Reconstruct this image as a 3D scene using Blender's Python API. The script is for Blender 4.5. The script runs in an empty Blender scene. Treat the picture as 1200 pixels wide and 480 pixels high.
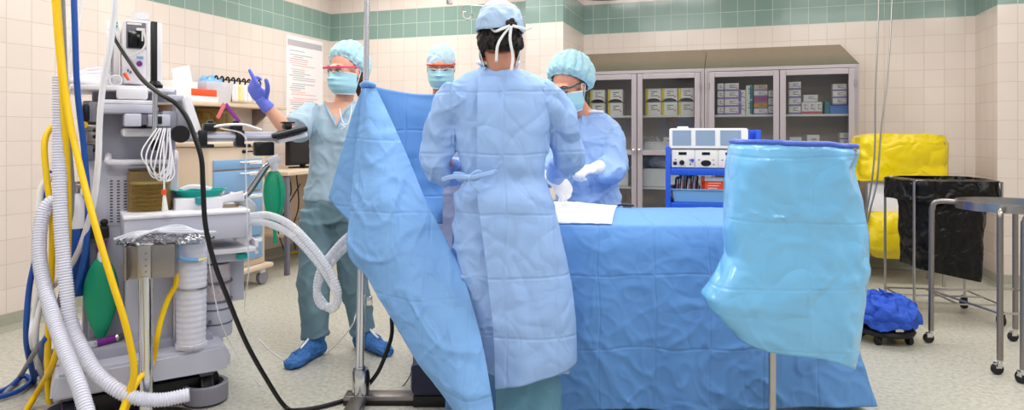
import bpy, bmesh, math, random
from mathutils import Vector, Matrix, noise
random.seed(7)
S = bpy.context.scene
COL = S.collection
PI = math.pi
# ---------------------------------------------------------------- camera, light, exposure
YAW = 0.329            # the camera looks 18.85 degrees to the left of the room's long axis
F = 787.0              # focal length in pixels of the 1200 x 480 frame
HOR = 156.0            # picture row of the horizon
CAMH = 1.2
cam = bpy.data.cameras.new('camera')
cam.sensor_width = 36.0
cam.lens = F / 1200 * 36
cam.shift_y = -(240 - HOR) / 1200
cam.clip_start = 0.05
cam_o = bpy.data.objects.new('camera', cam)
COL.objects.link(cam_o)
cam_o.location = (0, 0, CAMH)
cam_o.rotation_euler = (PI / 2, 0, YAW)
S.camera = cam_o
S.view_settings.view_transform = 'Standard'
S.view_settings.look = 'None'
S.view_settings.gamma = 1
S.view_settings.use_curve_mapping = False
S.view_settings.exposure = 0.0
wd = bpy.data.worlds.new('world'); S.world = wd; wd.use_nodes = True
wd.node_tree.nodes['Background'].inputs[0].default_value = (0.95, 0.97, 1.0, 1)
wd.node_tree.nodes['Background'].inputs[1].default_value = 0.45
def area(name, x, y, z, sx, sy, w, col=(1, 0.985, 0.96), rot=(0, 0, 0)):
    l = bpy.data.lights.new(name, 'AREA'); l.shape = 'RECTANGLE'; l.size = sx; l.size_y = sy
    l.energy = w; l.color = col
    o = bpy.data.objects.new(name, l); COL.objects.link(o); o.location = (x, y, z); o.rotation_euler = rot
    return o
# the ceiling's fluorescent troffers (their light; the lenses are built with the room)
TROFFERS = [(-3.0, 1.2), (-3.0, 3.4), (-3.0, 5.4), (-0.9, 0.6), (-0.9, 2.8), (-0.9, 5.0), (1.2, 0.6), (1.2, 2.8), (1.2, 5.0), (3.0, 2.6)]
for x, y in TROFFERS:
    area('ceiling_light_lamp', x, y, 2.86, 1.2, 0.6, 24)
# ---------------------------------------------------------------- frames
CS, SN = math.cos(YAW), math.sin(YAW)
def ray(px, py):
    r, u = (px - 600) / F, (HOR - py) / F
    return Vector((r * CS - SN, r * SN + CS, u))
def W(px, py, Z):
    """world point seen at (px, py), Z metres in front of the camera"""
    return Vector((0, 0, CAMH)) + ray(px, py) * Z
def onfloor(px, py, z=0.0):
    d = ray(px, py)
    return Vector((0, 0, CAMH)) + d * ((z - CAMH) / d.z)
class Fr:
    """a thing's own frame: origin on the floor, turned rot about z"""
    def __init__(s, px, Z, rot=0.0):
        p = W(px, HOR, Z)
        s.o = Vector((p.x, p.y, 0)); s.r = YAW + rot
        s.inv = Matrix.Rotation(-s.r, 3, 'Z')
    def loc(s, w): return s.inv @ (w - s.o)
    def w(s, px, py, Z): return s.loc(W(px, py, Z))
    def p(s, px, py, d=0.0):
        c = s.loc(Vector((0, 0, CAMH))); v = s.inv @ ray(px, py)
        return c + v * ((d - c.y) / v.y)
    def f(s, px, py, z=0.0): return s.loc(onfloor(px, py, z))
class RoomFr(Fr):
    def __init__(s, x=0, y=0, rot=0.0):
        s.o = Vector((x, y, 0)); s.r = rot; s.inv = Matrix.Rotation(-rot, 3, 'Z')
ROOM = RoomFr()
# ---------------------------------------------------------------- objects
def obj(name, bm, m, parent=None, fr=None, smooth=True, mods=None):
    if isinstance(bm, bpy.types.Mesh): me = bm
    else:
        me = bpy.data.meshes.new(name)
        bmesh.ops.recalc_face_normals(bm, faces=bm.faces[:])
        bm.to_mesh(me); bm.free()
    ms = m if isinstance(m, (list, tuple)) else [m]
    if len(me.materials) == 0:
        for k in ms: me.materials.append(k)
    if smooth:
        me.polygons.foreach_set('use_smooth', [True] * len(me.polygons))
        try: me.set_sharp_from_angle(angle=smooth if smooth is not True else 0.75)
        except Exception: pass
    o = bpy.data.objects.new(name, me); COL.objects.link(o)
    if parent: o.parent = parent
    elif fr: o.location = fr.o; o.rotation_euler = (0, 0, fr.r)
    for k in (mods or []): k(o)
    return o
def tag(o, label=None, cat=None, group=None, kind=None):
    if label: o['label'] = label
    if cat: o['category'] = cat
    if group: o['group'] = group
    if kind: o['kind'] = kind
    return o
def thing(name, label, cat, fr=None, group=None, loc=None, rz=0.0):
    o = bpy.data.objects.new(name, None); COL.objects.link(o); o.empty_display_size = 0.1
    if fr is not None: o.location = fr.o; o.rotation_euler = (0, 0, fr.r)
    if loc is not None: o.location = loc; o.rotation_euler = (0, 0, rz)
    return tag(o, label, cat, group)
def copy_tree(o, parent=None):
    c = o.copy(); COL.objects.link(c)
    if parent: c.parent = parent
    for ch in list(o.children): copy_tree(ch, c)
    return c
def solid(t, off=-1):
    def f(o):
        m = o.modifiers.new('solidify', 'SOLIDIFY'); m.thickness = t; m.offset = off
    return f
def subd(n=1):
    def f(o):
        m = o.modifiers.new('subdivision', 'SUBSURF'); m.levels = n; m.render_levels = n
    return f
# ---------------------------------------------------------------- shapes
def B(): return bmesh.new()
def box(bm, x0, x1, y0, y1, z0, z1, bev=0.0, seg=2, mi=0, rot=None):
    x0, x1 = sorted((x0, x1)); y0, y1 = sorted((y0, y1)); z0, z1 = sorted((z0, z1))
    n0 = len(bm.faces)
    r = bmesh.ops.create_cube(bm, size=1)
    vs = r['verts']
    for v in vs:
        v.co = Vector(((x0 + x1) / 2 + v.co.x * (x1 - x0), (y0 + y1) / 2 + v.co.y * (y1 - y0), (z0 + z1) / 2 + v.co.z * (z1 - z0)))
    es = list({e for v in vs for e in v.link_edges})
    bev = min(bev, 0.45 * min(x1 - x0, y1 - y0, z1 - z0))
    if bev > 0:
        out = bmesh.ops.bevel(bm, geom=es, offset=bev, segments=seg, affect='EDGES', profile=0.5)
        vs = list({v for f in out['faces'] for v in f.verts} | {v for v in vs if v.is_valid})
    if rot is not None:
        c = Vector(((x0 + x1) / 2, (y0 + y1) / 2, (z0 + z1) / 2))
        for v in vs: v.co = c + rot @ (v.co - c)
    if mi:
        bm.faces.ensure_lookup_table()
        for f in bm.faces[n0:]: f.material_index = mi
    return vs
def basis(d):
    d = d.normalized()
    a = Vector((0, 0, 1)) if abs(d.z) < 0.9 else Vector((1, 0, 0))
    u = d.cross(a).normalized(); v = u.cross(d).normalized()
    return u, v
def skin_rings(bm, rings, cap=True, close=False, mi=0):
    R = [[bm.verts.new(p) for p in ring] for ring in rings]
    n = len(R[0])
    pairs = list(zip(R[:-1], R[1:])) + ([(R[-1], R[0])] if close else [])
    for a, b in pairs:
        for i in range(n):
            j = (i + 1) % n
            try: f = bm.faces.new((a[i], a[j], b[j], b[i])); f.material_index = mi
            except ValueError: pass
    if cap and not close:
        for ring in (R[0], R[-1]):
            try: f = bm.faces.new(ring); f.material_index = mi
            except ValueError: pass
    return R
def cyl(bm, a, b, r0, r1=None, n=16, mi=0):
    a, b = Vector(a), Vector(b); r1 = r0 if r1 is None else r1
    u, v = basis(b - a)
    ring = lambda c, r: [c + (u * math.cos(2 * PI * i / n) + v * math.sin(2 * PI * i / n)) * r for i in range(n)]
    skin_rings(bm, [ring(a, r0), ring(b, r1)], mi=mi)
def lathe(bm, prof, c=(0, 0, 0), n=24, axis='Z', mi=0, sx=1, sy=1):
    c = Vector(c); rings = []
    for r, h in prof:
        ring = []
        for i in range(n):
            t = 2 * PI * i / n; x, y = r * sx * math.cos(t), r * sy * math.sin(t)
            ring.append(c + (Vector((x, y, h)) if axis == 'Z' else Vector((x, h, y)) if axis == 'Y' else Vector((h, x, y))))
        rings.append(ring)
    skin_rings(bm, rings, mi=mi)
def smoothpath(pts, per=8):
    pts = [Vector(p) for p in pts]
    if len(pts) < 3: return pts
    P = [pts[0] * 2 - pts[1]] + pts + [pts[-1] * 2 - pts[-2]]
    out = []
    for i in range(1, len(P) - 2):
        for k in range(per):
            t = k / per; a, b, c, d = P[i - 1], P[i], P[i + 1], P[i + 2]
            out.append(0.5 * ((2 * b) + (c - a) * t + (2 * a - 5 * b + 4 * c - d) * t * t + (3 * b - a - 3 * c + d) * t ** 3))
    out.append(pts[-1]); return out
def tube(bm, pts, r, n=10, per=8, smooth=True, rib=None, mi=0):
    """round tube along pts; r a number or a list per point; rib=(pitch, depth) makes it corrugated"""
    P = smoothpath(pts, per) if smooth else [Vector(p) for p in pts]
    m = len(P)
    if rib:
        L = [0.0]
        for a, b in zip(P, P[1:]): L.append(L[-1] + (b - a).length)
        k = max(4, int(L[-1] / rib[0]) * 4); Q = []; j = 0
        for i in range(k + 1):
            s = L[-1] * i / k
            while j < m - 2 and L[j + 1] < s: j += 1
            t = (s - L[j]) / max(1e-9, L[j + 1] - L[j]); Q.append(P[j].lerp(P[j + 1], min(1, t)))
        P = Q; m = len(P)
        rr = [r + (rib[1] if (i % 4) in (0, 1) else 0) for i in range(m)]
    elif isinstance(r, (list, tuple)):
        rr = []
        for i in range(m):
            t = i / (m - 1) * (len(r) - 1); k = min(int(t), len(r) - 2); rr.append(r[k] + (r[k + 1] - r[k]) * (t - k))
    else: rr = [r] * m
    d0 = (P[1] - P[0]); u, v = basis(d0); rings = []
    for i in range(m):
        d = (P[min(i + 1, m - 1)] - P[max(i - 1, 0)]).normalized()
        u = (u - d * u.dot(d)).normalized(); v = d.cross(u)
        rings.append([P[i] + (u * math.cos(2 * PI * q / n) + v * math.sin(2 * PI * q / n)) * rr[i] for q in range(n)])
    skin_rings(bm, rings, mi=mi)
def ellip(bm, c, r, rot=None, n=20, m=12, mi=0):
    c = Vector(c); r = (r, r, r) if isinstance(r, (int, float)) else r
    rings = []
    for j in range(1, m):
        t = PI * j / m
        ring = []
        for i in range(n):
            p = 2 * PI * i / n
            v = Vector((r[0] * math.sin(t) * math.cos(p), r[1] * math.sin(t) * math.sin(p), r[2] * math.cos(t)))
            ring.append(c + (rot @ v if rot else v))
        rings.append(ring)
    skin_rings(bm, rings, mi=mi)
def prism(bm, pts, d, mi=0):
    """polygon pts (3-D, planar) pushed along vector d"""
    d = Vector(d); a = [bm.verts.new(Vector(p)) for p in pts]; b = [bm.verts.new(Vector(p) + d) for p in pts]
    n = len(a); fs = [bm.faces.new(a), bm.faces.new(b[::-1])]
    for i in range(n): fs.append(bm.faces.new((a[i], a[(i + 1) % n], b[(i + 1) % n], b[i])))
    for f in fs: f.material_index = mi
def grid(bm, fn, nu, nv, closed=False, mi=0):
    V = [[bm.verts.new(fn(i / nu, j / nv)) for i in range(nu if closed else nu + 1)] for j in range(nv + 1)]
    w = len(V[0])
    for j in range(nv):
        for i in range(nu):
            k = (i + 1) % w if closed else i + 1
            f = bm.faces.new((V[j][i], V[j][k], V[j + 1][k], V[j + 1][i])); f.material_index = mi
    return V
def lerp_table(tab, t):
    """tab: list of (t, value...) sorted; smooth interpolation"""
    if t <= tab[0][0]: return tab[0][1:]
    for a, b in zip(tab, tab[1:]):
        if t <= b[0]:
            k = (t - a[0]) / (b[0] - a[0]); return tuple(p + (q - p) * k for p, q in zip(a[1:], b[1:]))
    return tab[-1][1:]
def polyline(pts, t):
    """point at fraction t of a smoothed list of vectors"""
    m = len(pts) - 1; s = min(max(t, 0), 1) * m; k = min(int(s), m - 1); u = s - k
    a = pts[max(k - 1, 0)]; b = pts[k]; c = pts[k + 1]; d = pts[min(k + 2, m)]
    return 0.5 * ((2 * b) + (c - a) * u + (2 * a - 5 * b + 4 * c - d) * u * u + (3 * b - a - 3 * c + d) * u ** 3)
def nz(x, y=0.0, z=0.0): return noise.noise(Vector((x, y, z)))
def blend(bm, voxel, smooth=4, disp=None):
    """join overlapping shapes of a bmesh into one continuous surface, then shape it by disp(co, normal) -> offset"""
    bmesh.ops.recalc_face_normals(bm, faces=bm.faces[:])
    me = bpy.data.meshes.new('blend'); bm.to_mesh(me); bm.free()
    o = bpy.data.objects.new('blend', me); COL.objects.link(o)
    m = o.modifiers.new('remesh', 'REMESH'); m.mode = 'VOXEL'; m.voxel_size = voxel; m.adaptivity = 0
    if smooth:
        s = o.modifiers.new('smooth', 'SMOOTH'); s.factor = 0.5; s.iterations = smooth
    dg = bpy.context.evaluated_depsgraph_get(); dg.update()
    out = bpy.data.meshes.new_from_object(o.evaluated_get(dg))
    bpy.data.objects.remove(o); bpy.data.meshes.remove(me)
    if disp:
        n = len(out.vertices); ns = [v.normal.copy() for v in out.vertices]
        for v, k in zip(out.vertices, ns): v.co = v.co + disp(v.co.copy(), k)
        out.update()
    return out
def rings_loft(bm, rows, n=28, e=2.3):
    """rows: (centre xyz, half width, half depth) horizontal superellipse rings"""
    rings = []
    for c, a, b in rows:
        ring = []
        for i in range(n):
            t = 2 * PI * i / n; cx, sx = math.cos(t), math.sin(t)
            ring.append(Vector(c) + Vector((a * abs(cx) ** (2 / e) * (1 if cx >= 0 else -1), b * abs(sx) ** (2 / e) * (1 if sx >= 0 else -1), 0)))
        rings.append(ring)
    skin_rings(bm, rings)
def rdg(x, y, z, w=0.2):
    return max(0.0, 1 - abs(nz(x, y, z)) / w) ** 1.4
def wrk(x, y, z):
    # sharp creases of a crumpled sheet, roughly 0..1
    q = 0.35 * nz(x * 3, y * 3, z * 3 + 20)
    return 0.6 * rdg(x * 5 + z * 3 + q, y * 5, z * 4 - x * 2 + q) + 0.5 * rdg(x * 6 - z * 5 + 9 + q, y * 6, z * 5 + x * 3 - q, .16) + 0.3 * rdg(x * 12 + 4, y * 12 + q * 3, z * 11 + x * 5, .2)
def limb(bm, pts, rs, n=16, per=6):
    tube(bm, pts, rs, n=n, per=per)
    ellip(bm, pts[0], rs[0], n=12, m=8); ellip(bm, pts[-1], rs[-1], n=12, m=8)
# ---------------------------------------------------------------- materials
def lin(h):
    h = h.lstrip('#'); c = [int(h[i:i + 2], 16) / 255 for i in (0, 2, 4)]
    return tuple((x / 12.92 if x <= 0.04045 else ((x + 0.055) / 1.055) ** 2.4) for x in c) + (1,)
class NT:
    def __init__(s, name):
        s.m = bpy.data.materials.new(name); s.m.use_nodes = True; s.t = s.m.node_tree; s.n = s.t.nodes
        s.b = s.n['Principled BSDF']; s.out = s.n['Material Output']
    def N(s, k, **kw):
        x = s.n.new(k)
        for a, v in kw.items():
            if a in x.inputs: x.inputs[a].default_value = v
            else: setattr(x, a, v)
        return x
    def L(s, a, b): s.t.links.new(a, b)
def M(name, hexc, rough=0.5, metal=0.0, var=0.06, vscale=6.0, bump=0.0, bscale=60.0, trans=0.0, alpha=1.0, coat=0.0, emit=0.0, ior=1.45, spec=0.5, sheen=0.0):
    t = NT(name); c = lin(hexc)
    co = t.N('ShaderNodeTexCoord')
    nzt = t.N('ShaderNodeTexNoise', Scale=vscale, Detail=3.0)
    t.L(co.outputs['Object'], nzt.inputs['Vector'])
    mx = t.N('ShaderNodeMix'); mx.data_type = 'RGBA'
    mx.inputs[6].default_value = tuple(min(1, x * (1 - var)) for x in c[:3]) + (1,)
    mx.inputs[7].default_value = tuple(min(1, x * (1 + var)) for x in c[:3]) + (1,)
    t.L(nzt.outputs['Fac'], mx.inputs[0]); t.L(mx.outputs[2], t.b.inputs['Base Color'])
    t.b.inputs['Roughness'].default_value = rough; t.b.inputs['Metallic'].default_value = metal
    t.b.inputs['Transmission Weight'].default_value = trans; t.b.inputs['Alpha'].default_value = alpha
    t.b.inputs['Coat Weight'].default_value = coat; t.b.inputs['IOR'].default_value = ior
    t.b.inputs['Specular IOR Level'].default_value = spec; t.b.inputs['Sheen Weight'].default_value = sheen
    if emit:
        t.b.inputs['Emission Color'].default_value = c; t.b.inputs['Emission Strength'].default_value = emit
    if bump:
        n2 = t.N('ShaderNodeTexNoise', Scale=bscale, Detail=4.0); t.L(co.outputs['Object'], n2.inputs['Vector'])
        bp = t.N('ShaderNodeBump', Strength=bump, Distance=0.01); t.L(n2.outputs['Fac'], bp.inputs['Height'])
        t.L(bp.outputs[0], t.b.inputs['Normal'])
    return t.m
def cloth(name, hexc, rough=0.6, crease=(0.28, 0.3), crumple=0.5, cscale=9.0, fine=0.15, line=0.6, off=(0, 0), spec=0.3, coat=0.0, var=0.05, trans=0.0):
    """non-woven sheet: packing folds in a grid, crumple and a fine weave, all as bump"""
    t = NT(name); c = lin(hexc)
    co = t.N('ShaderNodeTexCoord'); sp = t.N('ShaderNodeSeparateXYZ'); t.L(co.outputs['Object'], sp.inputs[0])
    wob = t.N('ShaderNodeTexNoise', Scale=3.0, Detail=2.0); t.L(co.outputs['Object'], wob.inputs['Vector'])
    cb = t.N('ShaderNodeCombineXYZ')
    ax = t.N('ShaderNodeMath', operation='MULTIPLY_ADD'); t.L(wob.outputs['Fac'], ax.inputs[0]); ax.inputs[1].default_value = 0.06; t.L(sp.outputs[0], ax.inputs[2])
    az = t.N('ShaderNodeMath', operation='MULTIPLY_ADD'); t.L(wob.outputs['Fac'], az.inputs[0]); az.inputs[1].default_value = 0.05; t.L(sp.outputs[2], az.inputs[2])
    ox = t.N('ShaderNodeMath', operation='ADD'); t.L(ax.outputs[0], ox.inputs[0]); ox.inputs[1].default_value = off[0] + 10 * crease[0]
    oz = t.N('ShaderNodeMath', operation='ADD'); t.L(az.outputs[0], oz.inputs[0]); oz.inputs[1].default_value = off[1] + 10 * crease[1]
    t.L(ox.outputs[0], cb.inputs[0]); t.L(oz.outputs[0], cb.inputs[1])
    br = t.N('ShaderNodeTexBrick', Scale=1.0); br.offset = 0.0; br.inputs['Brick Width'].default_value = crease[0]
    br.inputs['Row Height'].default_value = crease[1]; br.inputs['Mortar Size'].default_value = 0.009; br.inputs['Mortar Smooth'].default_value = 1.0
    t.L(cb.outputs[0], br.inputs['Vector'])
    n1 = t.N('ShaderNodeTexNoise', Scale=cscale, Detail=1.5, Distortion=0.6); t.L(co.outputs['Object'], n1.inputs['Vector'])
    def creases(nd, k):
        a = t.N('ShaderNodeMath', operation='SUBTRACT'); t.L(nd.outputs['Fac'], a.inputs[0]); a.inputs[1].default_value = 0.5
        b = t.N('ShaderNodeMath', operation='ABSOLUTE'); t.L(a.outputs[0], b.inputs[0])
        c = t.N('ShaderNodeMath', operation='MULTIPLY'); t.L(b.outputs[0], c.inputs[0]); c.inputs[1].default_value = k; c.use_clamp = True
        return c
    n0 = t.N('ShaderNodeTexNoise', Scale=cscale * 0.45, Detail=1.0, Distortion=0.4); t.L(co.outputs['Object'], n0.inputs['Vector'])
    k1, k0 = creases(n1, 5.0), creases(n0, 4.0)
    n1 = t.N('ShaderNodeMath', operation='MULTIPLY_ADD'); t.L(k0.outputs[0], n1.inputs[0]); n1.inputs[1].default_value = 1.6; t.L(k1.outputs[0], n1.inputs[2])
    n2 = t.N('ShaderNodeTexNoise', Scale=260.0, Detail=2.0); t.L(co.outputs['Object'], n2.inputs['Vector'])
    b1 = t.N('ShaderNodeBump', Strength=crumple, Distance=0.012); t.L(n1.outputs[0], b1.inputs['Height'])
    b2 = t.N('ShaderNodeBump', Strength=line, Distance=0.005); b2.invert = True; t.L(br.outputs['Fac'], b2.inputs['Height']); t.L(b1.outputs[0], b2.inputs['Normal'])
    b3 = t.N('ShaderNodeBump', Strength=fine, Distance=0.002); t.L(n2.outputs['Fac'], b3.inputs['Height']); t.L(b2.outputs[0], b3.inputs['Normal'])
    t.L(b3.outputs[0], t.b.inputs['Normal'])
    mx = t.N('ShaderNodeMix'); mx.data_type = 'RGBA'
    mx.inputs[6].default_value = tuple(x * (1 - var) for x in c[:3]) + (1,); mx.inputs[7].default_value = tuple(min(1, x * (1 + var)) for x in c[:3]) + (1,)
    t.L(n2.outputs['Fac'], mx.inputs[0]); t.L(mx.outputs[2], t.b.inputs['Base Color'])
    t.b.inputs['Roughness'].default_value = rough; t.b.inputs['Specular IOR Level'].default_value = spec; t.b.inputs['Coat Weight'].default_value = coat
    t.b.inputs['Coat Roughness'].default_value = 0.25
    return t.m
def glassy(name, hexc, tint=0.8, rough=0.02, amount=0.12):
    """thin clear sheet: mostly see-through with a mirror sheen"""
    t = NT(name); t.n.remove(t.b); c = lin(hexc)
    tr = t.N('ShaderNodeBsdfTransparent'); tr.inputs[0].default_value = tuple(c[:3]) + (1,)
    gl = t.N('ShaderNodeBsdfGlossy'); gl.inputs['Roughness'].default_value = rough
    fr = t.N('ShaderNodeFresnel', IOR=1.45); ad = t.N('ShaderNodeMath', operation='ADD'); ad.inputs[1].default_value = amount - 0.04; ad.use_clamp = True
    t.L(fr.outputs[0], ad.inputs[0])
    mx = t.N('ShaderNodeMixShader'); t.L(ad.outputs[0], mx.inputs[0]); t.L(tr.outputs[0], mx.inputs[1]); t.L(gl.outputs[0], mx.inputs[2])
    t.L(mx.outputs[0], t.out.inputs['Surface']); return t.m
def milky(name, hexc, see=0.4, rough=0.2):
    """thin milky plastic: part see-through, part solid"""
    t = NT(name); t.b.inputs['Base Color'].default_value = lin(hexc); t.b.inputs['Roughness'].default_value = rough
    tr = t.N('ShaderNodeBsdfTransparent'); lw = t.N('ShaderNodeLayerWeight', Blend=0.4)
    mm = t.N('ShaderNodeMath', operation='MULTIPLY_ADD'); mm.inputs[1].default_value = see; mm.inputs[2].default_value = 1 - see; mm.use_clamp = True
    t.L(lw.outputs['Facing'], mm.inputs[0])
    mx = t.N('ShaderNodeMixShader'); t.L(mm.outputs[0], mx.inputs[0]); t.L(tr.outputs[0], mx.inputs[1]); t.L(t.b.outputs[0], mx.inputs[2])
    t.L(mx.outputs[0], t.out.inputs['Surface']); return t.m
def tile_mat():
    t = NT('glazed_wall_tile'); co = t.N('ShaderNodeTexCoord')
    sp = t.N('ShaderNodeSeparateXYZ'); t.L(co.outputs['UV'], sp.inputs[0])
    br = t.N('ShaderNodeTexBrick', Scale=1.0); br.offset = 0.0
    br.inputs['Brick Width'].default_value = 0.154; br.inputs['Row Height'].default_value = 0.15
    br.inputs['Mortar Size'].default_value = 0.0028; br.inputs['Mortar Smooth'].default_value = 0.3
    br.inputs['Color1'].default_value = lin('#dccec4'); br.inputs['Color2'].default_value = lin('#e1d4ca'); br.inputs['Mortar'].default_value = lin('#cfbfb1')
    br.inputs['Bias'].default_value = 0.0
    t.L(co.outputs['UV'], br.inputs['Vector'])
    bg = t.N('ShaderNodeTexBrick', Scale=1.0); bg.offset = 0.0
    for k in ('Brick Width', 'Row Height', 'Mortar Size', 'Mortar Smooth'): bg.inputs[k].default_value = br.inputs[k].default_value
    bg.inputs['Color1'].default_value = lin('#7d978d'); bg.inputs['Color2'].default_value = lin('#879f96'); bg.inputs['Mortar'].default_value = lin('#b9c9bb')
    t.L(co.outputs['UV'], bg.inputs['Vector'])
    a = t.N('ShaderNodeMath', operation='GREATER_THAN'); a.inputs[1].default_value = 2.2485; t.L(sp.outputs[1], a.inputs[0])
    b = t.N('ShaderNodeMath', operation='LESS_THAN'); b.inputs[1].default_value = 2.5485; t.L(sp.outputs[1], b.inputs[0])
    ab = t.N('ShaderNodeMath', operation='MULTIPLY'); t.L(a.outputs[0], ab.inputs[0]); t.L(b.outputs[0], ab.inputs[1])
    mx = t.N('ShaderNodeMix'); mx.data_type = 'RGBA'; t.L(ab.outputs[0], mx.inputs[0]); t.L(br.outputs['Color'], mx.inputs[6]); t.L(bg.outputs['Color'], mx.inputs[7])
    nzt = t.N('ShaderNodeTexNoise', Scale=5.0, Detail=2.0); t.L(co.outputs['UV'], nzt.inputs['Vector'])
    b1 = t.N('ShaderNodeBump', Strength=0.12, Distance=0.02); t.L(nzt.outputs['Fac'], b1.inputs['Height'])
    b2 = t.N('ShaderNodeBump', Strength=0.5, Distance=0.002); b2.invert = True; t.L(br.outputs['Fac'], b2.inputs['Height']); t.L(b1.outputs[0], b2.inputs['Normal'])
    t.L(mx.outputs[2], t.b.inputs['Base Color']); t.L(b2.outputs[0], t.b.inputs['Normal'])
    t.b.inputs['Roughness'].default_value = 0.16; t.b.inputs['Specular IOR Level'].default_value = 0.5
    return t.m
def floor_mat():
    t = NT('speckled_sheet_vinyl'); co = t.N('ShaderNodeTexCoord')
    n1 = t.N('ShaderNodeTexNoise', Scale=42.0, Detail=5.0, Roughness=0.75); t.L(co.outputs['Object'], n1.inputs['Vector'])
    n2 = t.N('ShaderNodeTexNoise', Scale=0.9, Detail=3.0); t.L(co.outputs['Object'], n2.inputs['Vector'])
    cr = t.N('ShaderNodeValToRGB'); e = cr.color_ramp.elements
    e[0].position = 0.34; e[0].color = lin('#a3a093'); e[1].position = 0.56; e[1].color = lin('#c9c6b9')
    t.L(n1.outputs['Fac'], cr.inputs[0])
    mx = t.N('ShaderNodeMix'); mx.data_type = 'RGBA'; mx.blend_type = 'MULTIPLY'; mx.inputs[0].default_value = 0.35
    c2 = t.N('ShaderNodeValToRGB'); c2.color_ramp.elements[0].color = (0.8, 0.8, 0.8, 1); c2.color_ramp.elements[1].color = (1, 1, 1, 1)
    t.L(n2.outputs['Fac'], c2.inputs[0]); t.L(cr.outputs[0], mx.inputs[6]); t.L(c2.outputs[0], mx.inputs[7]); t.L(mx.outputs[2], t.b.inputs['Base Color'])
    t.b.inputs['Roughness'].default_value = 0.34; return t.m
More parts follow.
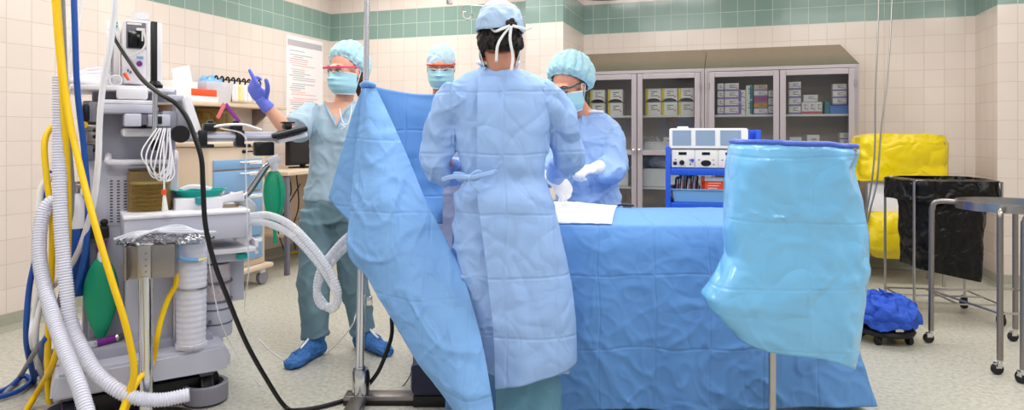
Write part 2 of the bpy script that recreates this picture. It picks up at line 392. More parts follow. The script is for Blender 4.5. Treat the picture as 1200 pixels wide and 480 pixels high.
MT = dict(
    tile=tile_mat(), floor=floor_mat(),
    cove=M('cove_base', '#a3a293', 0.4, var=0.1, vscale=40), ceiling=M('ceiling_board', '#e9e9e4', 0.9),
    steel=M('stainless_steel', '#b9b4b2', 0.28, 1.0, var=0.05, vscale=3), steel_dk=M('brushed_steel', '#99928f', 0.36, 1.0, var=0.06),
    cab=M('painted_cabinet_steel', '#aba1a4', 0.36, 0.25, var=0.04), cabtop=M('cabinet_top_steel', '#a59a86', 0.25, 0.8, var=0.05),
    cabin=M('cabinet_inside', '#b8a89c', 0.6), chrome=M('chrome', '#d8d8da', 0.1, 1.0, var=0.02),
    mach=M('pale_grey_plastic', '#c3c3d2', 0.42, var=0.03), mach2=M('grey_enamel', '#a3a3b2', 0.45, var=0.04), machw=M('white_plastic', '#eceaf0', 0.38, var=0.02),
    machd=M('dark_grey_plastic', '#6d6c7a', 0.5), black=M('black_plastic', '#0d0d12', 0.4, var=0.2), rubber=M('black_rubber', '#17171b', 0.6),
    blackscreen=M('black_screen', '#0a0a0f', 0.12), yellowhose=M('yellow_hose', '#f2c500', 0.4), bluehose=M('blue_hose', '#1a4fa3', 0.4), greyhose=M('grey_hose', '#85858f', 0.5),
    white=M('white_enamel', '#f0eeee', 0.4, var=0.02), corr=M('white_corrugated_plastic', '#dcdcea', 0.35, var=0.03),
    clearcorr=milky('milky_corrugated_plastic', '#eef0fa', 0.6), bagclear=milky('clear_film', '#f4f4fa', 0.75, 0.12),
    film=glassy('crinkled_clear_film', '#f0f0f5', amount=0.22, rough=0.12),
    satin=M('satin_chrome', '#e2e2e8', 0.24, 0.85, var=0.02),
    green=M('green_rubber_bag', '#139a72', 0.45, var=0.08), teal=M('teal_plastic', '#12b3a6', 0.4), purple=M('purple_plastic', '#7d2a8c', 0.4),
    orange=M('orange_plastic', '#f0562a', 0.4), amber=milky('amber_glass', '#9a7a35', 0.62, 0.1), amberin=M('dark_discs', '#4a3b1c', 0.4), cream=M('cream_band', '#efe0a0', 0.4),
    beige=M('beige_laminate', '#d3bfa8', 0.5, var=0.03), bluedrawer=M('light_blue_drawer', '#7fa6cd', 0.45, var=0.03),
    bluecart=M('blue_cart_enamel', '#225cd8', 0.38, var=0.05), bluetray=M('light_blue_tray', '#7fb4e0', 0.4),
    paper=M('white_paper', '#ece9ea', 0.75, var=0.02), ink=M('grey_print', '#b7b2b6', 0.8), inkd=M('dark_print', '#77707a', 0.8), inkr=M('red_print', '#eab3b3', 0.8),
    yellowbag=cloth('yellow_plastic_bag', '#e3c800', 0.28, (3, 3), 0.6, 6.0, 0.0, 0, coat=0.5),
    blackbag=cloth('black_plastic_bag', '#040406', 0.36, (3, 3), 0.9, 9.0, 0.0, 0, spec=0.3),
    gown=cloth('pale_blue_gown', '#9bbcee', 0.6, (0.2, 0.23), 0.42, 6.0, 0.1, 0.45), gown2=cloth('blue_gown_fabric', '#9dbcec', 0.6, (0.21, 0.26), 0.3, 6.5, 0.1, 0.25, off=(0.1, 0.1)),
    drape=cloth('blue_drape', '#6699d6', 0.6, (0.235, 0.31), 0.3, 5.0, 0.2, 0.45), screen=cloth('blue_screen_drape', '#7aa9e0', 0.6, (0.16, 0.3), 0.3, 8.0, 0.3, 0.35),
    bag=cloth('light_blue_film', '#7cc4f4', 0.15, (0.3, 0.23), 0.6, 4.5, 0.0, 0.28, spec=0.5, coat=0.5, off=(-0.115, 0.005)), bagrim=M('dark_blue_rim', '#4a66c8', 0.4, bump=0.3, bscale=30),
    bluecloth=cloth('royal_blue_cloth', '#2f57c0', 0.7, (2, 2), 0.7, 9.0, 0.3, 0), white_cloth=cloth('white_cloth', '#eef0fa', 0.8, (2, 2), 0.5, 12.0, 0.3, 0),
    scrub=cloth('grey_teal_scrub', '#a6bccb', 0.8, (3, 3), 0.3, 6.0, 0.35, 0), pants=cloth('dark_teal_scrub', '#74909b', 0.8, (3, 3), 0.35, 6.0, 0.35, 0),
    pants2=cloth('teal_scrub', '#6a9ab2', 0.8, (3, 3), 0.35, 6.0, 0.35, 0), lav=cloth('lavender_gown', '#a9b2d8', 0.7, (3, 3), 0.4, 7.0, 0.2, 0),
    shoe=cloth('blue_shoe_cover', '#4277b8', 0.7, (3, 3), 0.8, 22.0, 0.3, 0), glove=M('violet_blue_nitrile', '#6674d8', 0.45, var=0.08, vscale=30, bump=0.2, bscale=60),
    wglove=M('white_latex', '#f1eeee', 0.5, var=0.03, bump=0.3, bscale=40), cuff=M('white_knit', '#eef0f8', 0.9, bump=0.3, bscale=200),
    skin=M('skin', '#e0a78c', 0.5, var=0.05, vscale=20), skin2=M('tanned_skin', '#d08a62', 0.5, var=0.05, vscale=20), skin3=M('ruddy_skin', '#dc9a80', 0.5, var=0.05, vscale=20),
    hair=M('dark_brown_hair', '#1d130e', 0.5, var=0.4, vscale=120, bump=0.8, bscale=160), hair2=M('brown_hair', '#4c3326', 0.5, var=0.3, vscale=100, bump=0.6, bscale=160),
    mask=M('aqua_mask_fabric', '#aeddE8', 0.75, var=0.04, bump=0.1, bscale=200), maskw=M('white_mask_edge', '#eef3f6', 0.75), bouff=cloth('aqua_bouffant', '#b3dce6', 0.7, (3, 3), 0.4, 26.0, 0.3, 0),
    cap=cloth('pale_blue_cap', '#b0caea', 0.75, (3, 3), 0.35, 14.0, 0.3, 0), cap2=cloth('pale_aqua_cap', '#bfd9e6', 0.75, (3, 3), 0.4, 20.0, 0.3, 0), capgrey=M('grey_gauze', '#b9bac6', 0.85, bump=0.5, bscale=220),
    pink=M('pink_glasses_frame', '#f0487e', 0.3), redf=M('red_glasses_frame', '#e2503e', 0.3), greenf=M('dark_green_glasses_frame', '#1f4a4a', 0.3),
    lens=glassy('clear_lens', '#f2f2f2', amount=0.1), glass=glassy('cabinet_glass', '#fbfcfb', amount=0.04, rough=0.01),
    eyew=M('eye_white', '#f2ecea', 0.2, var=0), iris=M('dark_iris', '#2a211d', 0.15), lash=M('dark_lash', '#2b1d1a', 0.6), ribbon=M('white_tie_tape', '#f2f4fb', 0.7),
    grey=M('mid_grey_plastic', '#8b8a96', 0.45), darkblue=M('navy_plastic', '#12183a', 0.4), yellowtag=M('yellow_print', '#e8cf20', 0.5), lavprint=M('violet_print', '#8f76c0', 0.5),
    gloveboard=M('white_carton', '#f2eeea', 0.6, var=0.03), lightlens=M('troffer_lens', '#ffffff', 0.5, emit=3.0), redp=M('red_print_strong', '#d06a70', 0.5), ochre=M('ochre_print', '#d9a030', 0.5), magenta=M('magenta_print', '#b0508c', 0.5),
    bluepr=M('blue_print', '#5f8fd8', 0.5), tealp=M('teal_print', '#2a8a93', 0.5), screenon=M('monitor_glass', '#8fa6c0', 0.08), granule=M('white_granules', '#cfc3c8', 0.8, var=0.3, vscale=90, bump=0.8, bscale=90),
)
# ---------------------------------------------------------------- the room
DL, D1, D2, D3, D4 = -4.237, 6.30, 6.70, 5.854, 6.179
XC0, XC1, XR = -1.867, -1.513, 1.89
HW = 2.95
def wall(name, x0, y0, x1, y1, uoff=0.0, thick=0.12, back=(0, 1)):
    """vertical tiled wall from (x0,y0) to (x1,y1); UV in metres"""
    bm = B(); uv = bm.loops.layers.uv.new('uv')
    bx, by = back[0] * thick, back[1] * thick
    f0 = [(x0, y0), (x1, y1), (x1 + bx, y1 + by), (x0 + bx, y0 + by)]
    L = math.hypot(x1 - x0, y1 - y0)
    lo = [bm.verts.new((x, y, 0)) for x, y in f0]; hi = [bm.verts.new((x, y, HW)) for x, y in f0]
    us = [uoff, uoff + L, uoff + L + thick, uoff - thick]
    for i in range(4):
        j = (i + 1) % 4
        f = bm.faces.new((lo[i], lo[j], hi[j], hi[i]))
        for l, (u, v) in zip(f.loops, ((us[i], 0), (us[j], 0), (us[j], HW), (us[i], HW))): l[uv].uv = (u, v + 0.05)
    bm.faces.new(lo[::-1]); bm.faces.new(hi)
    return tag(obj(name, bm, MT['tile'], smooth=False), kind='structure')
wall('wall_left', DL, -0.8, DL, D1 + 0.5, uoff=0.02, back=(-1, 0))
wall('wall_back_left', DL, D1, XC0, D1, uoff=0.04)
def pier(name, x0, x1, y0, y1):
    bm = B(); uv = bm.loops.layers.uv.new('uv')
    P = [(x0, y0), (x1, y0), (x1, y1), (x0, y1)]
    lo = [bm.verts.new((x, y, 0)) for x, y in P]; hi = [bm.verts.new((x, y, HW)) for x, y in P]
    u = 0.02
    for i in range(4):
        j = (i + 1) % 4; L = math.hypot(P[j][0] - P[i][0], P[j][1] - P[i][1])
        f = bm.faces.new((lo[i], lo[j], hi[j], hi[i]))
        for l, (a, v) in zip(f.loops, ((u, 0), (u + L, 0), (u + L, HW), (u, HW))): l[uv].uv = (a, v + 0.05)
        u += L
    bm.faces.new(lo[::-1]); bm.faces.new(hi)
    return tag(obj(name, bm, MT['tile'], smooth=False), kind='structure')
pier('wall_pier', XC0, XC1, D3, D2 + 0.12)
wall('wall_back', XC1, D2, XR, D2, uoff=0.06)
pier('wall_pier_right', XR, 4.6, D4, D2 + 0.12)
wall('wall_right', 4.6, -0.8, 4.6, D4, uoff=0.0, back=(1, 0))
bm = B(); box(bm, DL - 0.2, 4.8, -1.2, D2 + 0.2, -0.1, 0)
tag(obj('floor', bm, MT['floor'], smooth=False), kind='structure')
bm = B(); box(bm, DL - 0.2, 4.8, -0.8, D2 + 0.2, HW, HW + 0.08)
tag(obj('ceiling', bm, MT['ceiling'], smooth=False), kind='structure')
def cove(name, pts):
    bm = B()
    for (x0, y0, x1, y1, nx, ny) in pts:
        d = Vector((nx, ny, 0)); a = Vector((x0, y0, 0)); b = Vector((x1, y1, 0))
        prof = [(0, 0.1), (0.006, 0.1), (0.008, 0.03), (0.018, 0.008), (0.04, 0.001), (0, 0.001)]
        prism(bm, [a + d * p + Vector((0, 0, h)) for p, h in prof], b - a)
    tag(obj(name, bm, MT['cove'], smooth=False), kind='structure')
cove('baseboard_left', [(DL, -0.8, DL, D1, 1, 0)])
cove('baseboard_back', [(DL, D1, XC0, D1, 0, -1), (XC0, D3, XC0, D1, -1, 0), (XC0, D3, XC1, D3, 0, -1), (XC1, D2, XR, D2, 0, -1), (XR, D4, XR, D2, -1, 0), (XR, D4, 4.6, D4, 0, -1)])
for i, (x, y) in enumerate(TROFFERS):
    t = thing('ceiling_light', 'flush fluorescent ceiling troffer with a white lens', 'ceiling light', loc=(x, y, HW), group='ceiling troffers')
    bm = B()
    for a in ((-.64, -.6, -.34, .34), (.6, .64, -.34, .34), (-.64, .64, -.34, -.3), (-.64, .64, .3, .34)): box(bm, a[0], a[1], a[2], a[3], -0.03, 0)
    obj('light_frame', bm, MT['white'], t, smooth=False)
    bm = B(); box(bm, -.6, .6, -.3, .3, -0.012, 0); obj('light_lens', bm, MT['lightlens'], t, smooth=False)
# ---------------------------------------------------------------- glazed steel cabinets on the back wall
CY = 6.25     # front plane
def rect_frame(bm, x0, x1, y0, y1, z0, z1, w, bev=0.004):
    box(bm, x0, x0 + w, y0, y1, z0, z1, bev); box(bm, x1 - w, x1, y0, y1, z0, z1, bev)
    box(bm, x0 + w, x1 - w, y0, y1, z0, z0 + w, bev); box(bm, x0 + w, x1 - w, y0, y1, z1 - w, z1, bev)
def cabinet(x0, x1, label, right_end):
    t = thing('supply_cabinet', label, 'cabinet', loc=((x0 + x1) / 2, CY, 0), group='glazed supply cabinets')
    w = (x1 - x0) / 2; D = D2 - CY - 0.005; H = 1.78
    bm = B()
    box(bm, -w, -w + .02, 0.0, D, 0.0, H, .003); box(bm, w - .02, w, 0.0, D, 0.0, H, .003)
    box(bm, -w + .02, w - .02, D - .015, D, 0.0, H); box(bm, -w + .02, w - .02, 0.02, D - .015, 0.0, 0.1); box(bm, -w + .02, w - .02, 0.0, D - .015, H - .03, H, .003)
    box(bm, -w + .02, -w + .035, 0, .02, 0, H - .03); box(bm, w - .035, w - .02, 0, .02, 0, H - .03)
    box(bm, -.012, .012, .03, .05, .1, H - .03)
    obj('carcass', bm, MT['cab'], t, smooth=False)
    bm = B(); box(bm, -w + .021, w - .021, D - .019, D - .0155, .1, H - .032); obj('back_panel', bm, MT['cabin'], t, smooth=False)
    bm = B()
    xe = w - 0.09 if right_end else w
    a = [bm.verts.new(p) for p in ((-w, 0, H), (w, 0, H), (w, D, H), (-w, D, H))]
    b = [bm.verts.new(p) for p in ((-w, D, 2.0), (xe, D, 2.0))]
    for f in ((a[0], a[1], b[1], b[0]), (a[1], a[2], b[1]), (a[3], a[0], b[0]), (a[2], a[3], b[0], b[1]), (a[0], a[3], a[2], a[1])): bm.faces.new(f)
    obj('sloped_top', bm, MT['cabtop'], t, smooth=False)
    for zs in (1.365, 1.035, 0.70, 0.38):
        bm = B(); box(bm, -w + .022, w - .022, .05, D - .017, zs - .018, zs, .002); obj('shelf', bm, MT['white'], t, smooth=False)
    for s in (-1, 1):
        xa, xb = (-w + .036, -.003) if s < 0 else (.003, w - .036)
        bm = B(); rect_frame(bm, xa, xb, -.022, 0, .06, H - .035, .048); box(bm, xa + .048, xb - .048, -.022, 0, 1.0, 1.045, .002)
        d = obj('door', bm, MT['cab'], t, smooth=False)
        for z0, z1 in ((.108, 1.0), (1.045, H - .083)):
            bm = B(); box(bm, xa + .047, xb - .047, -.013, -.009, z0 - .002, z1 + .002); obj('glass_pane', bm, MT['glass'], d, smooth=False)
        bm = B(); hx = s * .026
        cyl(bm, (hx, -.022, 1.045), (hx, -.045, 1.045), .007, n=10); lathe(bm, [(.004, -.06), (.014, -.056), (.016, -.05), (.013, -.044), (.004, -.042)], (hx, 0, 1.045), 14, 'Y')
        obj('door_knob', bm, MT['chrome'], d)
        for hz in (.35, 1.0, 1.62):
            bm = B(); hx = xa if s < 0 else xb; cyl(bm, (hx, -.026, hz - .03), (hx, -.026, hz + .03), .007, n=10)
            obj('hinge', bm, MT['steel'], d)
    return t
XL, XM, XRR = -1.508, -.313, .935
cabinet(XL, XM, 'glazed steel supply cabinet holding the white and yellow glove cartons, beside the wall pier', False)
cabinet(XM + .004, XRR, 'glazed steel supply cabinet holding small violet cartons, at the right end of the row', True)
def carton(x, z, wd, h, label, group, body='gloveboard', band=None, bandx=None, txt=True, mouth=False, dep=.12, y=None, name='carton'):
    """small carton on a cabinet shelf: body, printed band, printed lines, torn mouth"""
    y = CY + .10 if y is None else y
    o = thing(name, label, 'carton', loc=(x, y, z + .001), group=group)
    bm = B(); box(bm, -wd / 2, wd / 2, 0, dep, 0, h, .003, 1); obj('carton_body', bm, MT[body], o, smooth=False)
    if band:
        bm = B(); a, b = bandx or (-.5, -.3); box(bm, a * wd, b * wd, -.0012, 0, .004 if b - a < .6 else h * .02, h - .004 if b - a < .6 else h * .22); obj('printed_band', bm, MT[band], o, smooth=False)
    if txt:
        bm = B()
        for k, (u0, u1) in enumerate(((-.15, .25), (-.15, .05), (-.15, .3))): box(bm, u0 * wd, u1 * wd, -.0012, 0, h * (.72 - k * .15), h * (.78 - k * .15))
        obj('printed_lines', bm, MT['inkd'], o, smooth=False)
        bm = B(); box(bm, wd * .32, wd * .4, -.0012, 0, h * .3, h * .42); obj('printed_dot', bm, MT['redp'], o, smooth=False)
    if mouth:
        bm = B(); n = 14
        pts = [Vector((wd * .46 * math.cos(PI * i / n), -.0012, h * .24 * math.sin(PI * i / n) + .001)) for i in range(n + 1)]
        prism(bm, pts, (0, .0012, 0)); obj('torn_mouth', bm, MT['black'], o, smooth=False)
    return o
# glove cartons, two rows on the upper shelf
POS = ['left', 'second from left', 'third from left', 'fourth from left', 'right-hand']
gx = []
for px in (700, 721, 765.5, 784.5, 804):
    w_ = ROOM.p(px, 120, CY + .10); gx.append(w_.x)
DOOR = ['behind the left pane beside the bouffant cap', 'behind the left pane next to the door stile', 'leftmost behind the second pane', 'middle one behind the second pane', 'rightmost behind the second pane']
for row in (0, 1):
    for i, x in enumerate(gx):
        carton(x, 1.365 + row * .128, .143, .122, ('upper ' if row else 'lower ') + 'white glove carton with yellow stripe, ' + DOOR[i], 'glove cartons', band='yellowtag', bandx=(-.49, -.33), mouth=bool(row), name='glove_carton')
# things on the lower shelves of the left cabinet
def bin_(x, z, w_, h, label, m='white', d=.28):
    o = thing('storage_tray', label, 'tray', loc=(x, CY + .09, z + .001))
    bm = B(); t = .004
    box(bm, -w_ / 2, w_ / 2, 0, d, 0, t); box(bm, -w_ / 2, w_ / 2, 0, t, 0, h, .001); box(bm, -w_ / 2, w_ / 2, d - t, d, 0, h, .001); box(bm, -w_ / 2, -w_ / 2 + t, 0, d, 0, h, .001); box(bm, w_ / 2 - t, w_ / 2, 0, d, 0, h, .001)
    obj('tray_body', bm, MT[m], o, smooth=False)
    bm = B(); rect_ = ((-w_ / 2 - .008, w_ / 2 + .008, -.008, .004), (-w_ / 2 - .008, w_ / 2 + .008, d - .004, d + .008), (-w_ / 2 - .008, -w_ / 2 + .004, 0, d), (w_ / 2 - .004, w_ / 2 + .008, 0, d))
    for r in rect_: box(bm, *r, h - .012, h, .002)
    obj('tray_rim', bm, MT[m], o, smooth=False)
    return o
xA = ROOM.p(772, 170, CY + .1).x
bin_(xA, 1.035, .38, .085, 'low white tray on the shelf left of the monitor cart, level with the door knobs')
bm = B()
for k in range(16):
    a = random.uniform(-.17, -.02); cyl(bm, (a, random.uniform(.05, .2), .02), (a + random.uniform(-.03, .03), random.uniform(.05, .2), random.uniform(.1, .14)), .008, n=6)
o = obj('syringe_bundle', bm, MT['bagclear']); o.location = (xA, CY + .09, 1.035 + .005); tag(o, 'loose clear syringe packs standing in the low white tray', 'syringe packs', kind='stuff')
o = carton(xA + .08, 1.035, .1, .125, 'small white carton with a dark knob print standing in the low white tray', None, dep=.08, y=CY + .2)
bin_(xA, .70, .4, .17, 'deep white bin under a crumpled grey plastic bag')
def bagdisp(co, n): return n * (.03 * nz(co.x * 14, co.y * 14, co.z * 14) + .012 * nz(co.x * 40, co.y * 40, co.z * 40))
bm = B(); ellip(bm, (0, 0, 0), (.13, .11, .055), n=48, m=28)
for v in bm.verts: v.co += bagdisp(v.co, v.co.normalized())
o = obj('plastic_bag', bm, MT['bagclear']); o.location = (xA + .03, CY + .22, .70 + .22); tag(o, 'crumpled grey plastic bag lying on the deep white bin', 'plastic bag')
xB = ROOM.p(712, 215, CY + .1).x
bin_(xB, .70, .4, .17, 'deep white bin behind the left pane beside the assistant')
# violet cartons in the right cabinet
zs = 1.365
def stack(px, n, wd, h, labels, body='gloveboard', band='lavprint', bx=(-.5, .5), z0=zs, dep=.12, gap=.001, group='violet banded cartons', txt=True):
    x = ROOM.p(px, 120, CY + .1).x
    for k in range(n):
        b = body[k] if isinstance(body, (list, tuple)) else body
        carton(x, z0 + k * (h + gap), wd, h, labels[k] if isinstance(labels, (list, tuple)) else labels % ['bottom', 'second from bottom', 'third from bottom', 'top', 'fifth from bottom'][k], group, body=b, band=band, bandx=bx, dep=dep, txt=txt, name='small_carton')
stack(844.5, 4, .058, .07, '%s violet banded carton of the narrow stack at the left door edge')
stack(857.5, 4, .122, .07, '%s violet banded carton of the wide second stack behind the third pane')
stack(869.5, 2, .06, .11, ['tall upright violet and white carton beside the wide violet stack', 'upper upright violet carton on the tall one'], bx=(-.5, -.1))
stack(878, 2, .055, .13, ['pale green ended upright carton left of the orange stack', 'upper white carton on the pale green ended one'], band='tealp', bx=(.1, .5))
stack(891.5, 5, .115, .052, ['white carton at the bottom of the orange and pink stack', 'orange printed carton in the mixed stack', 'pink printed carton in the mixed stack', 'grey white carton in the mixed stack', 'beige carton on top of the orange and pink stack'], body=['gloveboard', 'ochre', 'magenta', 'gloveboard', 'beige'], band='lavprint', group='mixed cartons')
stack(904, 3, .05, .07, '%s violet carton against the third door right stile', body='gloveboard')
stack(931.5, 4, .098, .07, '%s white carton of the left stack behind the right-hand pane', group='white cartons', bx=(-.5, .5))
for k, px in enumerate((943.5, 951.5, 959.5)):
    carton(ROOM.p(px, 120, CY + .1).x, zs, .055, .105, ['left', 'middle', 'right'][k] + ' upright carton with red foot behind the right-hand pane', 'red footed cartons', band='redp', bandx=(-.5, .5), name='small_carton')
carton(ROOM.p(950, 120, CY + .1).x, zs + .107, .115, .06, 'wide white carton lying on the three red footed ones', None, name='small_carton')
carton(ROOM.p(969.5, 120, CY + .1).x, zs, .04, .11, 'narrow teal upright carton beside the blue basket', None, body='tealp', name='small_carton')
bin_(ROOM.p(985, 120, CY + .1).x - .01, zs, .15, .07, 'small blue basket under white cartons at the cabinet right end', 'bluepr', .2)
stack(984, 3, .11, .06, '%s white carton above the small blue basket', z0=zs + .075, group='white cartons over the basket', dep=.1)
for k, (px, w_) in enumerate(((932, .1), (953, .1))):
    carton(ROOM.p(px, 150, CY + .1).x, 1.035, w_, .13 + k * .02, ['plain white carton on the second shelf, left one behind the draped stand', 'plain white carton on the second shelf, right one behind the draped stand'][k], None, name='small_carton')
stack(991, 3, .09, .055, '%s pale carton on the second shelf at the cabinet right end', z0=1.035, group='second shelf cartons', bx=(-.5, .5))
# ---------------------------------------------------------------- monitor cart behind the table
fr = Fr(832, 4.25, -0.23)
k = 4.25 / F
t = thing('equipment_cart', 'bright blue enamelled equipment cart behind the operating table', 'cart', fr)
def X(px): return fr.p(px, 156).x
def Z(py): return fr.p(832, py).z
bm = B(); box(bm, X(780), X(786), .0, .42, .12, Z(172), .004); obj('side_panel', bm, MT['bluecart'], t)
bm = B(); box(bm, X(886), X(892), .0, .42, .12, Z(152), .004); obj('side_panel', bm, MT['bluecart'], t)
for y0, y1 in ((197.5, 205.5), (238, 247)):
    bm = B(); box(bm, X(786), X(886), .0, .42, Z(y1), Z(y0), .006); obj('shelf', bm, MT['bluecart'], t)
bm = B(); box(bm, X(786), X(886), .0, .42, .16, .2, .006); obj('shelf', bm, MT['bluecart'], t)
for x in (X(785), X(887)):
    for y in (.05, .37):
        bm = B(); cyl(bm, (x, y, .06), (x, y, .14), .012, n=10); cyl(bm, (x - .014, y + .01, .045), (x + .014, y + .01, .045), .045, n=18); obj('caster', bm, MT['rubber'], t)
g = thing('surgical_generator', 'white surgical generator with knobs and dark sockets on the blue cart', 'generator', fr)
zb, zt = Z(197.5) + .002, Z(175)
bm = B(); box(bm, X(786.5), X(885), .02, .40, zb, zt, .006); obj('generator_case', bm, MT['white'], g)
for i in range(3):
    xa, xb = X(787.5 + i * 27.5), X(787.5 + i * 27.5 + 26)
    bm = B(); box(bm, xa, xb, .012, .02, zb + .004, zt - .004, .002); p = obj('module_panel', bm, MT['gloveboard'], g)
    w_ = xb - xa
    bm = B(); box(bm, xa + w_ * .3, xa + w_ * .66, .009, .0125, zt - .035, zt - .018); obj('display', bm, MT['blackscreen'], p, smooth=False)
    bm = B()
    if i == 0: lathe(bm, [(.001, -.008), (.014, -.006), (.016, .0), (.016, .012)], (xa + w_ * .45, .001, zb + .035), 16, 'Y'); box(bm, xa + .008, xa + .03, .008, .0125, zb + .02, zb + .04)
    if i == 1: lathe(bm, [(.001, .007), (.03, .007), (.032, .0125)], (xa + w_ * .48, 0, zb + .032), 20, 'Y', sx=1, sy=.62)
    if i == 2: box(bm, xa + w_ * .3, xa + w_ * .66, .008, .0125, zb + .016, zb + .034)
    obj('socket', bm, MT['black'], p)
    bm = B(); box(bm, xa + w_ * .12, xa + w_ * .2, .009, .0125, zb + .05, zb + .056); box(bm, xa + w_ * .78, xa + w_ * .84, .009, .0125, zb + .05, zb + .056); box(bm, xa + w_ * .8, xa + w_ * .86, .009, .0125, zb + .02, zb + .028)
    obj('label_marks', bm, MT['inkd'], p, smooth=False)
bm = B(); lathe(bm, [(.001, -.012), (.009, -.01), (.011, .0), (.011, .012)], (X(811.5), 0, Z(188)), 14, 'Y'); obj('blue_knob', bm, MT['bluecart'], g)
g = thing('triple_monitor', 'white triple screen unit standing on the surgical generator', 'monitor', fr)
zb, zt = Z(175) + .004, Z(150)
bm = B(); c0, c1 = X(784.5), X(877)
prism(bm, [(c0, .0, zb), (c0, .02, zt), (c0, .3, zt), (c0, .34, zb)], (c1 - c0, 0, 0)); bmesh.ops.bevel(bm, geom=bm.edges[:], offset=.006, segments=2, affect='EDGES')
obj('monitor_case', bm, MT['white'], g)
bm = B(); box(bm, c1 + .001, c1 + .02, .03, .3, zb, zt - .01, .006); obj('side_cheek', bm, MT['bluecart'], g)
bm = B(); box(bm, X(784.5) + .05, X(784.5) + .12, .12, .2, zt + .001, zt + .012, .004); obj('top_handle', bm, MT['gloveboard'], g)
tilt = math.atan2(.02, zt - zb)
for i, (a, b) in enumerate(((788.2, 810), (815.3, 838), (844.3, 868.6))):
    xa, xb = X(a), X(b); bm = B(); za, zc = zb + .022, zt - .014
    f_ = lambda z: (z - zb) / (zt - zb) * .02
    prism(bm, [(xa, f_(za) - .001, za), (xb, f_(za) - .001, za), (xb, f_(zc) - .001, zc), (xa, f_(zc) - .001, zc)], (0, -.003, 0))
    obj('screen', bm, MT['screenon'], g, smooth=False)
# tray with packets on the middle shelf
g = thing('packet_tray', 'light blue plastic tray full of sterile packets on the blue cart shelf', 'tray', fr)
zs_ = Z(238) + .002
bm = B(); xa, xb = X(788), X(851)
rings = []
for w_, z in ((-.012, zs_), (0, zs_ + .075), (.01, zs_ + .078), (.01, zs_ + .084), (-.004, zs_ + .084), (-.016, zs_ + .006)):
    rings.append([Vector((xa - w_, .03 - w_, z)), Vector((xb + w_, .03 - w_, z)), Vector((xb + w_, .36 + w_, z)), Vector((xa - w_, .36 + w_, z))])
skin_rings(bm, rings); obj('tray_body', bm, MT['bluetray'], g, smooth=False)
for i in range(17):
    x = X(790) + i * .0135; lean = random.uniform(-.12, -.02); h = random.uniform(.13, .18)
    o = thing('sterile_packet', 'thin white sterile packet standing on edge in the light blue tray', 'packet', group='white packets in the blue tray')
    o.location = fr.o + Matrix.Rotation(fr.r, 3, 'Z') @ Vector((x + .012, .06 + random.uniform(0, .03), zs_ + .008)); o.rotation_euler = (0, lean * -.8, fr.r + random.uniform(-.1, .1))
    bm = B(); box(bm, -.0025, .0025, 0, .2, 0, h, .001, 1); obj('wrapper', bm, MT[['paper', 'paper', 'gloveboard'][i % 3]], o, smooth=False)
    bm = B(); box(bm, -.003, .003, -.001, .03, h * .35, h * .75); obj('printed_edge', bm, MT[['redp', 'inkd', 'paper'][i % 3]], o, smooth=False)
o = thing('orange_packet', 'orange and white sterile packet at the right end of the light blue tray', 'packet')
o.location = fr.o + Matrix.Rotation(fr.r, 3, 'Z') @ Vector((X(836), .05, zs_ + .05)); o.rotation_euler = (0.0, 0, fr.r)
bm = B(); box(bm, -.075, .075, 0, .01, 0, .11, .002, 1); obj('wrapper', bm, MT['paper'], o, smooth=False)
bm = B(); box(bm, -.073, .073, -.0015, 0, .02, .085); box(bm, -.073, -.05, -.0015, 0, .004, .105); obj('printed_panel', bm, MT['orange'], o, smooth=False)
bm = B()
for q in range(3): box(bm, -.03, .05 - q * .012, -.003, -.0016, .07 - q * .016, .074 - q * .016)
obj('printed_lines', bm, MT['paper'], o, smooth=False)
# ---------------------------------------------------------------- drawer cart against the left wall
Y0, Y1, XF, XBK = 3.84, 4.44, -3.6, -4.2
t = thing('drawer_cart', 'beige supply cart with light blue drawers against the left wall', 'cart', loc=((XF + XBK) / 2, (Y0 + Y1) / 2, 0))
hw, hd = (XF - XBK) / 2, (Y1 - Y0) / 2
bm = B(); box(bm, -hw, hw, -hd, hd, .17, 1.10, .012); obj('cart_body', bm, MT['beige'], t)
bm = B(); box(bm, -hw - .015, hw + .02, -hd - .02, hd + .02, 1.10, 1.135, .01); obj('cart_top', bm, MT['beige'], t)
bm = B(); box(bm, -hw - .01, hw + .05, -hd - .02, hd + .05, .13, .17, .015); obj('base_tray', bm, MT['beige'], t)
zz = [1.01, .925, .75, .575, .40, .22]
for i in range(5):
    bm = B(); box(bm, hw, hw + .018, -hd + .035, hd - .05, zz[i + 1] + .006, zz[i] - .006, .005); d = obj('drawer', bm, MT['bluedrawer'], t)
    bm = B(); zc = zz[i] - .03
    tube(bm, [(hw + .018, .0, zc), (hw + .04, .005, zc), (hw + .04, .155, zc), (hw + .018, .16, zc)], .006, n=8, smooth=False); obj('drawer_handle', bm, MT['white'], d)
    bm = B(); box(bm, hw + .0182, hw + .0195, hd - .2, hd - .06, zz[i] - .05, zz[i] - .02); obj('drawer_label', bm, MT['paper'], d, smooth=False)
bm = B(); lathe(bm, [(.001, .02), (.012, .018), (.014, .0)], (hw, .05, 1.06), 12, 'X'); cyl(bm, (hw + .02, .05, 1.06), (hw + .03, .12, 1.06), .006, n=8); obj('lock', bm, MT['black'], t)
for sx in (-1, 1):
    for sy in (-1, 1):
        x, y = sx * (hw - .02), sy * (hd - .02)
        bm = B(); box(bm, x - .02, x + .02, y - .03, y + .03, .09, .13, .006); c = obj('caster', bm, MT['machw'], t)
        bm = B(); cyl(bm, (x - .016, y + .01, .055), (x + .016, y + .01, .055), .055, n=24); obj('wheel', bm, MT['grey'], c)
